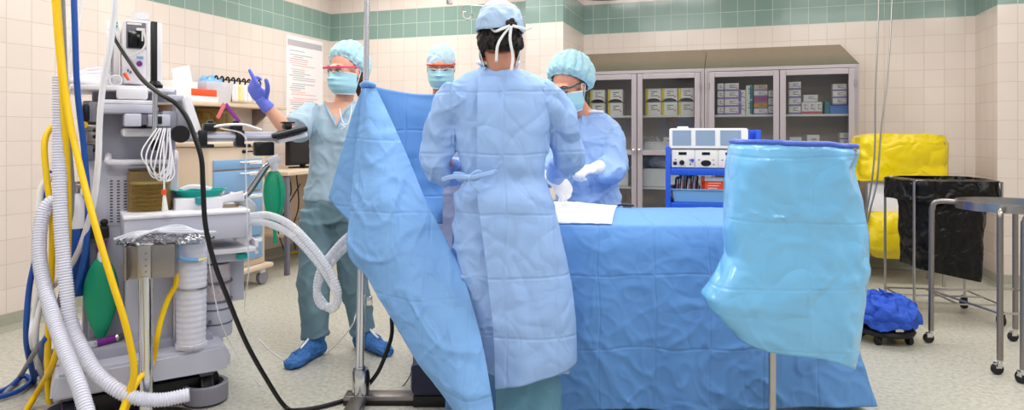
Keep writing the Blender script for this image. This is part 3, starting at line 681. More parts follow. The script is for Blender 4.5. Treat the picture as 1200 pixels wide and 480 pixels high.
# ---------------------------------------------------------------- wall shelf with supplies on the left wall
def L(px, py, dx=0.0):
    """point on the plane dx in front of the left wall"""
    r = ray(px, py); s_ = (DL + dx) / r.x; return Vector((0, 0, CAMH)) + r * s_
ya, yb = L(190, 125, .2).y, L(330, 125, .2).y
zt = L(270, 121, .25).z
t = thing('wall_shelf', 'beige wall shelf of medical supplies above the drawer cart', 'shelf', loc=(DL, (ya + yb) / 2, zt))
hl = (yb - ya) / 2
bm = B(); box(bm, .0, .26, -hl, hl, -.03, 0, .005); obj('shelf_board', bm, MT['beige'], t)
bm = B(); box(bm, .0, .012, -hl, hl, 0, .08, .003); obj('back_lip', bm, MT['beige'], t)
for y in (-hl + .15, hl - .15):
    bm = B(); prism(bm, [(0, y - .012, -.03), (.22, y - .012, -.03), (0, y - .012, -.2)], (0, .024, 0)); obj('bracket', bm, MT['steel_dk'], t, smooth=False)
def onshelf(px, dx=.13): return (DL + dx, L(px, 118, dx).y, zt + .001)
def prop(name, label, cat, px, dx=.13, group=None, rz=0.0): return thing(name, label, cat, loc=onshelf(px, dx), rz=rz, group=group)
o = prop('orange_box', 'flat orange box on the wall shelf', 'box', 232, .16)
bm = B(); box(bm, -.07, .07, -.13, .13, .045, .1, .006); obj('box_body', bm, MT['orange'], o)
bm = B(); box(bm, -.075, .075, -.14, .14, .0, .044, .006); obj('box_base', bm, MT['white'], o)
o = prop('white_carton', 'white carton with its lid tipped open at the left end of the wall shelf', 'carton', 207, .13)
bm = B(); box(bm, -.09, .09, -.12, .12, 0, .15, .006); obj('carton_body', bm, MT['gloveboard'], o)
bm = B(); box(bm, -.004, .004, -.09, .09, 0, .13, .002, rot=Matrix.Rotation(.25, 3, 'X')); bmesh.ops.translate(bm, verts=bm.verts[:], vec=(.05, 0, .13)); obj('carton_flap', bm, MT['paper'], o)
o = prop('storage_bin', 'translucent storage bin filled with wrapped supplies on the wall shelf', 'bin', 247, .12)
bm = B()
rings = [[Vector((sx * (.1 - q), sy * (.15 - q), z)) for sx, sy in ((-1, -1), (1, -1), (1, 1), (-1, 1))] for q, z in ((.02, 0), (0, .17), (.006, .17), (.026, .006))]
skin_rings(bm, rings); obj('bin_body', bm, MT['bagclear'], o, smooth=False)
bm = B(); ellip(bm, (0, 0, .16), (.08, .12, .06), n=24, m=14)
for v in bm.verts: v.co += Vector((0, 0, .03 * nz(v.co.x * 30, v.co.y * 30)))
obj('wrapped_contents', bm, MT['bluetray'], o)
# rail with hanging packs
o = prop('hook_rail', 'black wire rail of spring hooks above the wall shelf', 'rail', 275, .15)
ra, rb = L(246, 103, .15).y - o.location.y, L(306, 103, .15).y - o.location.y
bm = B(); cyl(bm, (0, ra, .2), (0, rb, .2), .006, n=8); obj('rail_bar', bm, MT['black'], o)
for y in (ra + .02, rb - .02):
    bm = B(); cyl(bm, (0, y, 0), (0, y, .2), .006, n=8); obj('rail_post', bm, MT['black'], o)
for i in range(9):
    y = ra + .05 + (rb - ra - .1) * i / 8
    bm = B(); tube(bm, [(0, y, .206), (.02, y, .222), (.035, y, .2), (.03, y, .17)], .007, n=8); obj('hook', bm, MT['black'], o)
HP = ['gloveboard', 'paper', 'amber', 'paper', 'cream', 'paper', 'gloveboard', 'paper', 'cream']
for i in range(9):
    y = ra + .05 + (rb - ra - .1) * i / 8
    q = thing('hanging_pack', ['first', 'second', 'third', 'fourth', 'fifth', 'sixth', 'seventh', 'eighth', 'ninth'][i] + ' soft pack from the left hanging on the spring hook rail', 'pack', loc=(DL + .15 + .03, o.location.y + y, zt + .02), group='packs on the hook rail')
    bm = B(); grid(bm, lambda u, v: Vector((.012 * math.sin(u * 5 + i), (u - .5) * (.05 + .012 * (1 - v)), .15 * v - .0)), 6, 6)
    obj('pack_film', bm, MT[HP[i]], q, mods=[solid(.008, 0)])
    bm = B(); cyl(bm, (-.002, 0, .14), (-.002, 0, .165), .003, n=6); obj('pack_tab', bm, MT['white'], q)
o = thing('dispenser_panel', 'brown tinted dispenser cabinet hanging under the wall shelf', 'dispenser', loc=(DL + .005, L(252, 150, .1).y, zt - .28))
bm = B(); box(bm, 0, .14, -.17, .17, 0, .24, .008); obj('dispenser_case', bm, MT['amber'], o)
bm = B()
for q in range(7): box(bm, .02, .11, -.15 + q * .045, -.12 + q * .045, .02, .2, .003)
obj('dispenser_stock', bm, MT['amberin'], o)
for i, (a, b, m) in enumerate((((262, 124), (256, 136), 'redp'), ((266, 124), (279, 141), 'purple'))):
    pa, pb = L(*a, .27), L(*b, .27); bm = B(); c = (pa + pb) / 2
    d_ = (pb - pa); box(bm, -.004, .004, -.018, .018, -d_.length / 2 - .02, d_.length / 2 + .02, .003, rot=Matrix.Rotation(-math.atan2(d_.y, d_.z), 3, 'X'))
    o = obj('plastic_clip', bm, MT[m]); o.location = c; tag(o, ['red', 'violet'][i] + ' plastic strap hanging from the wall shelf edge', 'strap')
# notice sheets on the left wall
pa, pb, pc, pd = L(335.5, 40, .006), L(378.5, 50, .006), L(377, 150, .006), L(335.5, 160, .006)
t = thing('wall_chart', 'tall white printed wall chart near the room corner', 'chart', loc=(DL, (pa.y + pb.y) / 2, pd.z))
hh, hw2 = pa.z - pd.z, (pb.y - pa.y) / 2
bm = B(); box(bm, .001, .006, -hw2, hw2, 0, hh, .001); obj('chart_sheet', bm, MT['paper'], t, smooth=False)
bm = B(); box(bm, .006, .008, -hw2 + .02, hw2 - .02, hh - .1, hh - .04); obj('title_bar', bm, MT['ink'], t, smooth=False)
bm = B(); z = hh - .15; q = 0
while z > .06:
    L_ = random.uniform(.35, .95) * (2 * hw2 - .1); s0 = -hw2 + .05 + (.06 if q % 5 else 0) * random.random()
    box(bm, .006, .0075, s0, s0 + L_ * .85, z, z + .008, mi=1 if 3 < (q % 13) < 8 else 0); z -= .021 if q % 6 else .04; q += 1
obj('printed_lines', bm, [MT['ink'], MT['inkr']], t, smooth=False)
pa, pb = L(296, 126, .006), L(312, 139, .006)
t = thing('notice_sheet', 'small white notice sheet on the wall under the shelf end', 'notice', loc=(DL, (pa.y + pb.y) / 2, pb.z))
bm = B(); box(bm, .001, .004, -(pb.y - pa.y) / 2, (pb.y - pa.y) / 2, 0, pa.z - pb.z, .0005); obj('sheet', bm, MT['paper'], t, smooth=False)
bm = B()
for q in range(5): box(bm, .004, .005, -.08, .06 - .02 * (q % 2), .03 + q * .025, .036 + q * .025)
obj('printed_lines', bm, MT['ink'], t, smooth=False)
# ---------------------------------------------------------------- desk and black monitor in the corner
dy0, dy1 = L(322, 198, .5).y, D1 - .02
t = thing('corner_desk', 'beige corner desk under the black monitor behind the pointing woman', 'desk', loc=(DL + .32, (dy0 + dy1) / 2, 0))
hl = (dy1 - dy0) / 2
dz = L(345, 199, .5).z
bm = B(); box(bm, -.31, .31, -hl, hl, dz - .035, dz, .005); obj('desk_top', bm, MT['beige'], t)
bm = B(); box(bm, -.31, -.29, -hl + .02, hl - .02, .35, dz - .036, .003); obj('modesty_panel', bm, MT['beige'], t)
bm = B(); box(bm, -.30, .2, -hl + .1, hl - .02, .30, .33, .004); obj('lower_shelf', bm, MT['beige'], t)
for x in (-.28, .28):
    for y in (-hl + .03, hl - .03):
        bm = B(); box(bm, x - .018, x + .018, y - .018, y + .018, 0, dz - .036, .003); obj('leg', bm, MT['machd'], t)
m0, m1 = L(336, 195, .3), L(372, 195, .3)
o = thing('desk_monitor', 'black monitor on the corner desk, half hidden by the pointing woman', 'monitor', loc=(DL + .33, (m0.y + m1.y) / 2 - .02, dz + .001))
bm = B(); mh = .36; ml = (m1.y - m0.y) / 2 + .02
box(bm, -.02, .03, -ml, ml, .03, mh, .008); obj('monitor_case', bm, MT['black'], o)
bm = B(); box(bm, .0305, .033, -ml + .02, ml - .02, .05, mh - .02); obj('screen', bm, MT['blackscreen'], o, smooth=False)
bm = B(); box(bm, -.09, .09, -.12, .12, 0, .012, .004); box(bm, -.03, .0, -.03, .03, .012, .06, .004); obj('stand', bm, MT['black'], o)
def cord(name, pts, r, m, label, cat='cord', n=8, rib=None, group=None, per=8):
    c = Vector(pts[0]); bm = B(); tube(bm, [Vector(p) - c for p in pts], r, n=n, rib=rib, per=per)
    o = obj(name, bm, MT[m] if isinstance(m, str) else m); o.location = c
    return tag(o, label, cat, group)
for i, pts in enumerate([[(338, 200), (341, 225), (333, 250), (337, 290)], [(347, 200), (350, 240), (343, 268), (346, 292)], [(352, 215), (335, 245), (326, 268), (334, 296)]]):
    cord('desk_cable', [L(a, b, .5 if j == 0 else .45) if b < 288 else L(a, b, .45) for j, (a, b) in enumerate(pts)], .006, 'black', ['left', 'middle', 'slanting'][i] + ' black cable drooping below the corner desk')
cord('yellow_floor_cable', [onfloor(300, 303, .012), onfloor(325, 299, .012), onfloor(345, 296, .012), onfloor(368, 297, .012)], .012, 'yellowhose', 'yellow cable on the floor under the corner desk')
fl = onfloor(331, 295, 0)
o = thing('power_plug', 'white banded dark power plug on the floor behind the drawer cart', 'plug', loc=fl)
bm = B(); cyl(bm, (-.1, 0, .03), (.1, .05, .03), .03, n=14); obj('plug_body', bm, MT['black'], o)
for q in (.02, .07):
    bm = B(); cyl(bm, (q - .015, .03, .03), (q + .015, .04, .03), .034, n=14); obj('white_band', bm, MT['white'], o)
# ---------------------------------------------------------------- anaesthesia machine
MF = Fr(190, 3.12, 0.576)
mt = thing('anaesthesia_machine', 'pale grey anaesthesia machine on a wheeled base at the left of the room', 'medical machine', MF)
def mbx(bm, x0, y0, x1, y1, d0, d1, bev=.006, seg=2):
    """box whose front (local depth d0) fills the picture rectangle"""
    a = MF.p(x0, (y0 + y1) / 2, d0); b = MF.p(x1, (y0 + y1) / 2, d0); xm = (x0 + x1) / 2
    return box(bm, a.x, b.x, d0, d1, MF.p(xm, y1, d0).z, MF.p(xm, y0, d0).z, bev, seg)
def part(name, m, boxes, parent=mt, bev=.006, smooth=True):
    bm = B()
    for q in boxes: mbx(bm, *q, bev=bev)
    return obj(name, bm, MT[m], parent, smooth=smooth)
P = MF.p
# trunk
part('body', 'mach', [(103, 186, 209, 402, .0, .5)], bev=.012)
part('upper_housing', 'mach2', [(114, 134, 206, 187, .0, .45)], bev=.006)
part('left_column', 'mach2', [(97, 118, 117, 400, .02, .46)], bev=.006)
vt = part('vent_plate', 'mach', [(125, 206, 153, 264, -.004, .0)], bev=.001)
bm = B()
for c in range(3):
    for r in range(15):
        x = 130.5 + c * 8.2; y = 212 + r * 3.4; mbx(bm, x - 1.7, y - .6, x + 1.7, y + .6, -.0055, -.004, 0)
obj('vent_slots', bm, MT['black'], vt, smooth=False)
bm = B(); tube(bm, [P(127, 182, -.0), P(127, 186, -.05), P(130, 190, -.06), P(168, 190, -.06), P(201, 190, -.06), P(205, 186, -.05), P(205, 178, -.0)], .014, n=12, per=5); obj('front_handle', bm, MT['machw'], mt)
# drawer ledge, clamp and yoke
part('ledge', 'mach', [(114, 122, 186, 133, -.16, .3)], bev=.014)
part('ledge_top', 'machw', [(116, 117, 184, 122, -.14, .3)], bev=.006)
part('rear_panel', 'mach2', [(108, 103, 207, 119, .12, .2)], bev=.006)
part('lower_wing', 'machw', [(143, 150, 182, 160, -.14, .1)], bev=.012)
c_ = part('clamp_block', 'mach', [(146, 133, 166, 148, -.22, -.02)], bev=.006)
part('display_window', 'machd', [(166, 134, 173, 146, -.215, -.1)], c_, bev=.002)
part('clamp_arm', 'mach', [(173, 134, 200, 148, -.2, -.06)], bev=.006)
part('latch', 'black', [(182, 136, 190, 145, -.207, -.2)], bev=.001)
part('joint_housing', 'mach2', [(190, 130, 208, 156, -.17, .1)], bev=.01)
bm = B(); a = P(210, 157, -.19); b = P(210, 157, -.13); cyl(bm, a + Vector((0, -.05, 0)), b, .038, n=24); obj('clamp_knob', bm, MT['black'], mt)
# pole with the black post
a = P(181.5, 176, -.23); 
bm = B(); cyl(bm, a + Vector((0, 0, .04)), Vector((a.x, a.y, P(181.5, 98, -.23).z)), .011, n=14); pl = obj('chrome_pole', bm, MT['chrome'], mt)
bm = B(); cyl(bm, a, a + Vector((0, 0, .045)), .016, n=14); obj('pole_tip', bm, MT['black'], pl)
part('post', 'black', [(177, 25, 184.5, 98, -.245, -.21)], bev=.003)
bm = B(); lathe(bm, [(.001, 0), (.03, 0), (.032, .012), (.018, .03), (.001, .03)], (a.x, a.y, P(181, 103, -.23).z), 20); obj('post_collar', bm, MT['black'], mt)
part('white_backboard', 'machw', [(172, 26, 190, 102, -.05, .0)], bev=.004)
# top shelf
part('top_shelf', 'machw', [(82, 100, 205, 106, -.08, .42)], bev=.006)
# gas module tower
g = part('gas_module', 'machw', [(145, 24, 173, 98, .05, .35)], bev=.006)
part('dark_display', 'machd', [(148, 26, 171, 57, .044, .052)], g, bev=.002)
part('dark_inset', 'blackscreen', [(150, 36, 169, 56, .038, .045)], g, bev=.001)
part('white_bracket', 'paper', [(160, 33, 170, 36, .03, .04), (166, 36, 168, 48, .03, .04)], g, bev=.001)
bm = B(); a = P(163.5, 74.5, .042); lathe(bm, [(.001, -.004), (.012, -.003), (.013, .01)], a, 16, 'Y'); obj('violet_dial', bm, MT['purple'], g)
part('blue_badge', 'bluetray', [(160, 66, 168, 68.5, .046, .05)], g, bev=0)
part('dark_ports', 'machd', [(149, 81, 151, 84, .044, .05), (152, 83, 154, 86, .044, .05)], g, bev=.001)
part('badge_strip', 'paper', [(149, 26.5, 166, 29, .0415, .0445)], g, bev=0)
bm = B(); lathe(bm, [(.001, 0), (.035, 0), (.035, .03), (.001, .034)], P(165, 23, .16), 18); obj('top_cap', bm, MT['machw'], g)
bm = B(); tube(bm, [P(168, 34, .0), P(171, 50, -.02), P(165, 60, -.02), P(152, 66, .02)], .005, n=8); obj('sample_line', bm, MT['paper'], g)
# rear column
g = part('rear_column', 'white', [(125, 24, 140, 100, .22, .36)], bev=.006)
for y in (25, 29.5): part('blue_badge', 'teal', [(134, y, 138, y + 2.5, .214, .22)], g, bev=.001)
for y in (42, 46.5, 51): part('grey_badge', 'machd', [(127, y, 131, y + 2, .214, .22)], g, bev=.001)
bm = B(); cyl(bm, P(131, 96, .1), P(132, 36, .1), .006, n=8); obj('slim_rod', bm, MT['steel'], mt)
part('bottle', 'bagclear', [(128, 87, 144, 100, -.02, .08)], bev=.02)
bm = B(); a, b = P(146, 86, -.04), P(151, 94, -.05); cyl(bm, a, b, .009, .005, n=10); obj('orange_connector', bm, MT['orange'], mt)
bm = B(); box(bm, 0, .12, 0, .08, 0, .05, .012)
bmesh.ops.translate(bm, verts=bm.verts[:], vec=P(137, 116, -.12)); obj('paper_roll', bm, MT['machw'], mt)
# white slanted panel beside the rail
bm = B(); pa = [P(213, 114, -.22), P(223, 111.5, -.22), P(237, 154, -.22), P(227, 158, -.22)]
prism(bm, pa, (0, .16, 0)); bmesh.ops.bevel(bm, geom=bm.edges[:], offset=.006, segments=2, affect='EDGES'); obj('slanted_panel', bm, MT['machw'], mt)
part('panel_bracket', 'mach', [(196, 111, 216, 118, -.18, .0), (206, 117, 222, 150, -.15, -.02)], bev=.006)
# rail arm with black clamps and arm pad
r0, r1 = P(214, 161, -.2), P(346, 159, -.2)
bm = B(); box(bm, r0.x, r1.x, -.215, -.185, (r0.z + r1.z) / 2 - .022, (r0.z + r1.z) / 2 + .022, .006); box(bm, r0.x, r1.x - .12, -.23, -.215, (r0.z + r1.z) / 2 - .008, (r0.z + r1.z) / 2 + .008, .003)
rl = obj('rail_arm', bm, MT['mach'], mt)
zr = (r0.z + r1.z) / 2
for px in (236, 279.5):
    x = P(px, 160, -.2).x; bm = B(); box(bm, x - .017, x + .02, -.24, -.16, zr - .045, zr + .03, .006); box(bm, x - .01, x + .05, -.23, -.17, zr - .05, zr - .034, .005); obj('rail_clamp', bm, MT['black'], rl)
for px in (246, 276):
    x = P(px, 148, -.2).x; bm = B(); box(bm, x - .03, x + .025, -.24, -.17, zr + .024, zr + .062, .008); box(bm, x - .012, x + .012, -.22, -.18, zr + .06, zr + .075, .005); obj('cable_clip', bm, MT['black'], rl)
x = P(309, 172, -.2).x; bm = B(); box(bm, x - .045, x + .045, -.225, -.175, zr - .09, zr - .025, .008); lathe(bm, [(.024, -.235), (.027, -.235), (.027, -.17), (.024, -.17)], (x, 0, zr - .057), 20, 'Y'); obj('hose_holder', bm, MT['black'], rl)
bm = B(); tube(bm, [(x - .26, -.22, zr + .03), (x - .2, -.24, zr + .05), (x - .1, -.24, zr + .055), (x - .02, -.25, zr + .03)], .006, n=8); obj('rail_cable', bm, MT['machw'], rl)
# black pad at the end of the rail
bm = B(); a, b = P(320, 160, -.22), P(356, 151, -.22)
d = (b - a); L_ = d.length; an = -math.atan2(d.z, d.x); ctr = (a + b) / 2
box(bm, ctr.x - L_ / 2 - .005, ctr.x + L_ / 2 + .005, -.28, -.12, ctr.z - .012, ctr.z + .016, .01, rot=Matrix.Rotation(an, 3, 'Y')); ap = obj('arm_pad', bm, MT['black'], mt)
bm = B(); box(bm, ctr.x - .02, ctr.x + .015, -.23, -.17, ctr.z + .018, ctr.z + .045, .006); box(bm, ctr.x - .03, ctr.x + .03, -.225, -.18, ctr.z + .045, ctr.z + .053, .003); obj('pad_clamp', bm, MT['black'], ap)
bm = B(); box(bm, ctr.x - L_ / 2 + .02, ctr.x + L_ / 2 + .01, -.25, -.15, ctr.z - .035, ctr.z - .014, .006, rot=Matrix.Rotation(an, 3, 'Y')); obj('pad_bracket', bm, MT['machw'], ap)
# work surface
part('worktop', 'mach', [(145, 250, 293, 284, -.24, .3)], bev=.012)
part('worktop_lip', 'machw', [(144, 249, 294, 254, -.25, .3)], bev=.008)
part('front_box', 'mach', [(147, 284, 232, 402, -.16, .02)], bev=.01)
part('lower_tray', 'machw', [(240, 291, 303, 297, -.2, .2), (240, 283, 243, 296, -.2, .2), (299, 281, 303, 297, -.2, .2)], bev=.004)
part('under_box', 'mach', [(232, 297, 286, 308, -.14, .2)], bev=.008)
part('hose_manifold', 'machw', [(276, 249, 296, 283, -.2, .1)], bev=.014)
bm = B(); a = P(268, 247, -.1); lathe(bm, [(.02, 0), (.045, .002), (.045, .03), (.02, .033), (.001, .033)], a, 20); obj('amber_dome', bm, MT['amber'], mt)
part('absorber_latch', 'teal', [(278, 297, 291, 304, -.17, -.1)], bev=.01)
# amber bellows chamber
c = P(175, 249, -.05); zt = P(175, 199, -.05).z - c.z
bm = B(); R = .088; n = 40
prof = [(R - .004, .0), (R, .0), (R, zt - .01), (R - .01, zt), (.002, zt)]
lathe(bm, prof, c, n); ch = obj('bellows_chamber', bm, MT['amber'], mt)
for q in range(6):
    bm = B(); h = .018 + q * .019; lathe(bm, [(.001, h), (.066, h), (.07, h + .006), (.066, h + .012), (.001, h + .012)], c, 28); obj('bellows_disc', bm, MT['amberin'], ch)
bm = B(); h = zt * .68; lathe(bm, [(.001, h), (.076, h), (.08, h + .004), (.076, h + .012), (.001, h + .012)], c, 28); obj('bellows_top_band', bm, MT['cream'], ch)
bm = B(); lathe(bm, [(.001, -.004), (R + .008, -.004), (R + .008, .01), (R + .0015, .012), (R + .0015, .0), (.001, .0)], c, n); obj('chamber_base', bm, MT['machd'], ch)
bm = B(); lathe(bm, [(.001, zt + .0005), (R - .004, zt + .0005), (R - .002, zt + .006), (.001, zt + .008)], c, n); obj('chamber_lid', bm, MT['amberin'], ch)
# white cables hanging from the clamp
for i in range(7):
    x0 = 184 + (i * 5) % 17; x1 = 166 + (i * 11) % 38; xb = 174 + (i * 7) % 28
    bm = B(); tube(bm, [P(x0, 150, -.24), P(x1, 178 + (i * 7) % 9, -.27 - .01 * (i % 3)), P(xb, 196 + (i * 5) % 17, -.28), P(xb + 9, 205 + (i * 3) % 9, -.27), P(200 + i % 4, 190, -.26), P(199 - i % 3, 160, -.24)], .003, n=7); obj('lead_wire', bm, MT['machw'], mt)
bm = B(); tube(bm, [P(192, 165, -.26), P(192, 200, -.28), P(192.5, 226, -.28)], .004, n=7); w_ = obj('lead_wire', bm, MT['machw'], mt)
bm = B(); cyl(bm, P(192, 222, -.28), P(192, 228, -.28), .01, n=10); obj('orange_ring', bm, MT['orange'], w_)
bm = B(); cyl(bm, P(192.5, 228, -.28), P(193.5, 248, -.28), .006, .014, n=10); obj('white_cone', bm, MT['white'], w_)
# left column fittings
part('regulator', 'black', [(96, 122, 105, 142, -.06, .02)], bev=.01)
part('regulator_block', 'mach2', [(104, 119, 116, 143, -.03, .02)], bev=.005)
part('yoke', 'steel_dk', [(98, 146, 116, 153, -.05, .02), (102, 152, 113, 166, -.04, .02), (98, 165, 116, 170, -.03, .02)], bev=.004)
part('yoke_block', 'machd', [(99, 170, 110, 188, -.05, .02)], bev=.006)
bm = B(); a = P(99, 146, -.07); cyl(bm, a, a + Vector((.0, .05, 0)), .014, n=14); obj('yellow_fitting', bm, MT['yellowhose'], mt)
bm = B()
for y in (152, 160, 176): a = P(111, y, -.05); cyl(bm, a, a + Vector((0, .06, 0)), .008, n=10)
obj('bolts', bm, MT['black'], mt)
# gas cylinder behind the hoses
cf = P(88, 345, -.02); zt = P(88, 226, -.02).z - cf.z
bm = B(); lathe(bm, [(.001, 0), (.05, 0), (.054, .01), (.054, zt * .72), (.05, zt * .76), (.001, zt * .76)], cf, 24); cy = obj('gas_cylinder', bm, MT['bluehose'], mt)
bm = B(); lathe(bm, [(.0545, zt * .66), (.0545, zt * .76), (.05, zt * .86), (.03, zt * .94), (.018, zt), (.001, zt)], cf, 24); obj('cylinder_shoulder', bm, MT['machw'], cy)
bm = B(); lathe(bm, [(.001, zt), (.02, zt), (.02, zt + .05), (.001, zt + .05)], cf, 16); box(bm, cf.x - .035, cf.x + .035, cf.y - .02, cf.y + .02, cf.z + zt + .02, cf.z + zt + .04, .004); obj('cylinder_valve', bm, MT['steel'], cy)
# reservoir bag on the left
part('bag_port', 'black', [(92, 266, 128, 280, -.07, .02)], bev=.006)
bm = B(); a = P(122, 263, -.05); cyl(bm, a - Vector((0, 0, .03)), a, .012, n=12); ellip(bm, a + Vector((0, 0, .01)), .016, n=14, m=8); obj('port_knob', bm, MT['black'], mt)
for px in (97, 119):
    bm = B(); a = P(px, 282, -.08); cyl(bm, a, P(px, 296, -.08), .02, n=16); obj('violet_collar', bm, MT['purple'], mt)
def bagshape(bm, top, bot, hw, dep, pw=.62, mid=.62):
    n = 24; rings = []
    for j in range(1, 22):
        v = j / 22; k = math.sin(PI * v ** pw) ** .8
        r = max(.008, hw * k); c_ = top.lerp(bot, v)
        rings.append([c_ + Vector((r * math.cos(2 * PI * i / n), max(.006, dep * k) * math.sin(2 * PI * i / n), 0)) for i in range(n)])
    skin_rings(bm, rings)
bm = B(); bagshape(bm, P(119, 298, -.09), P(118, 402, -.09), .066, .04, .8); gb = obj('reservoir_bag', bm, MT['green'], mt)
bm = B(); cyl(bm, P(119, 294, -.09), P(119, 308, -.09), .014, .02, n=14); obj('bag_neck', bm, MT['machw'], gb)
bm = B(); cyl(bm, P(113, 402, -.16), P(137, 396, -.12), .016, n=14); v_ = obj('violet_connector', bm, MT['purple'], mt)
bm = B(); cyl(bm, P(96, 405, -.17), P(113, 402, -.16), .013, n=12); obj('clear_sleeve', bm, MT['bagclear'], v_)
bm = B(); cyl(bm, P(137, 396, -.12), P(144, 392, -.1), .011, n=12); cyl(bm, P(136, 396, -.12), P(139, 395, -.12), .02, n=12); obj('steel_coupling', bm, MT['steel'], v_)
# suction canister (ribbed, white) and the absorber behind it
c = P(224, 404, -.27); zt = P(224, 284, -.27).z - c.z
prof = [(.001, 0), (.058, 0)]
nr = 17
for i in range(nr):
    h = .012 + (zt - .03) * i / nr; s_ = (zt - .03) / nr
    for q in range(4): prof.append((.058 + (.0016 if q in (1, 2) else 0) + .007 * i / nr, h + s_ * q / 4))
prof += [(.066, zt - .016), (.066, zt), (.001, zt + .012)]
bm = B(); lathe(bm, prof, c, 32); cn = obj('suction_canister', bm, MT['corr'], mt)
bm = B(); lathe(bm, [(.0645, zt * .56), (.0685, zt * .56), (.0685, zt * .575), (.0645, zt * .575)], c, 32); obj('canister_ring', bm, MT['steel'], cn)
bm = B(); lathe(bm, [(.001, -.006), (.064, -.006), (.064, .012), (.058, .014), (.001, 0)], c, 32); obj('canister_foot', bm, MT['bagclear'], cn)
top = c + Vector((0, 0, zt + .012))
bm = B(); tube(bm, [P(236, 284, -.3), P(226, 283, -.33), P(212, 286, -.34), P(208, 295, -.345), P(213, 303, -.345), P(232, 305, -.34)], .0095, n=10); obj('blue_tube', bm, MT['bluetray'], cn)
bm = B(); cyl(bm, P(232, 305, -.34), P(243, 302, -.335), .008, .003, n=10); obj('yellow_tip', bm, MT['cream'], cn)
bm = B()
x = P(206, 345, -.2)
box(bm, x.x - .012, x.x + .008, -.21, -.18, P(206, 402, -.2).z, P(206, 290, -.2).z, .003); obj('canister_bracket', bm, MT['steel'], cn)
c = P(251, 392, -.06); zt = P(251, 308, -.06).z - c.z
ab = obj('absorber_base', (lambda b_: (lathe(b_, [(.001, 0), (.075, 0), (.08, .01), (.08, zt * .48), (.001, zt * .48)], c, 32), b_)[1])(B()), MT['mach'], mt)
bm = B(); lathe(bm, [(.001, zt * .48), (.07, zt * .48), (.07, zt), (.001, zt)], c, 32); obj('absorber_granules', bm, MT['granule'], ab)
for h in (.18, .38, .48, .74):
    bm = B(); lathe(bm, [(.07, zt * h), (.082, zt * h), (.082, zt * h + .008), (.07, zt * h + .008)], c, 32); obj('dark_seal', bm, MT['machd'], ab)
bm = B(); a = P(246, 377, -.14); lathe(bm, [(.001, -.012), (.008, -.01), (.009, .0)], a, 12, 'Y'); obj('drain_knob', bm, MT['machd'], ab)
part('side_rod', 'mach', [(268, 300, 286, 352, .0, .05)], bev=.004)
# base
bm = B()
dB = -.32
pts = [(57, 472), (65, 441), (262, 404), (271, 413), (270, 430), (260, 433)]
fr_ = [P(x, y, dB) for x, y in pts]
prism(bm, fr_, (0, .86, 0)); bmesh.ops.bevel(bm, geom=bm.edges[:], offset=.012, segments=2, affect='EDGES'); obj('base', bm, MT['mach'], mt)
bm = B(); a, b = P(75, 465, dB + .06), P(258, 430, dB + .06); box(bm, a.x, b.x, dB + .08, .45, .03, .12, .01); obj('base_underside', bm, MT['black'], mt)
part('base_plinth', 'mach2', [(100, 400, 250, 430, -.2, .5)], bev=.01)
def caster(x, y):
    bm = B(); lathe(bm, [(.07, .012), (.092, .012), (.094, .02), (.094, .085), (.088, .09), (.074, .088), (.07, .06)], (x, y, 0), 32); h = obj('caster_guard', bm, MT['grey'], mt)
    bm = B(); cyl(bm, (x - .022, y, .062), (x + .022, y, .062), .06, n=28); w = obj('wheel', bm, MT['grey'], h)
    bm = B(); lathe(bm, [(.055, -.026), (.061, -.02), (.0625, 0), (.061, .02), (.055, .026)], (x, y, .062), 28, 'X'); obj('wheel_tyre', bm, MT['rubber'], w)
    bm = B(); box(bm, x - .03, x + .03, y - .03, y + .03, .12, .16, .008); cyl(bm, (x - .03, y, .06), (x + .03, y, .06), .009, n=8); obj('fork', bm, MT['machd'], h)
q = MF.f(245, 478); caster(q.x, q.y + .09)
q = MF.f(74, 437); caster(q.x, q.y + .09)
caster(P(80, 400, -.3).x, -.26 + .03); caster(P(240, 400, .4).x, .42)
# breathing arm with bag, teal tray, mask
bm = B(); tube(bm, [P(284, 230, -.12), P(292, 224, -.12), P(305, 205, -.12), P(311, 196, -.12), P(319, 189, -.12)], .017, n=14); ar = obj('bag_arm', bm, MT['chrome'], mt)
bm = B(); tube(bm, [P(246, 238, -.12), P(265, 233, -.12), P(285, 229, -.12)], [.016, .02, .024], n=14); obj('arm_grip', bm, MT['machw'], ar)
bm = B(); a = P(314, 191, -.12); b = P(327, 185, -.12); cyl(bm, a, b, .022, n=16); cyl(bm, P(321, 186, -.12), P(322, 200, -.12), .02, .016, n=14); obj('arm_elbow', bm, MT['machw'], ar)
bm = B(); bagshape(bm, P(321, 197, -.12), P(322, 272, -.12), .052, .04, .72); cyl(bm, P(322, 262, -.12), P(322.5, 285, -.12), .009, n=10); bb = obj('arm_reservoir_bag', bm, MT['green'], ar)
bm = B(); tube(bm, [P(325.5, 204, -.157), P(329, 222, -.16), P(329.5, 240, -.16), P(326, 256, -.157)], .0035, n=6); obj('bag_seam', bm, MT['green'], bb)
bm = B(); cyl(bm, P(321, 197, -.12), P(321, 205, -.12), .014, .017, n=12); obj('bag_neck', bm, MT['machw'], bb)
part('support_block', 'machw', [(205, 232, 262, 250, -.14, .08)], bev=.012)
part('small_valve', 'tealp', [(230, 231, 240, 240, -.17, -.13)], bev=.008)
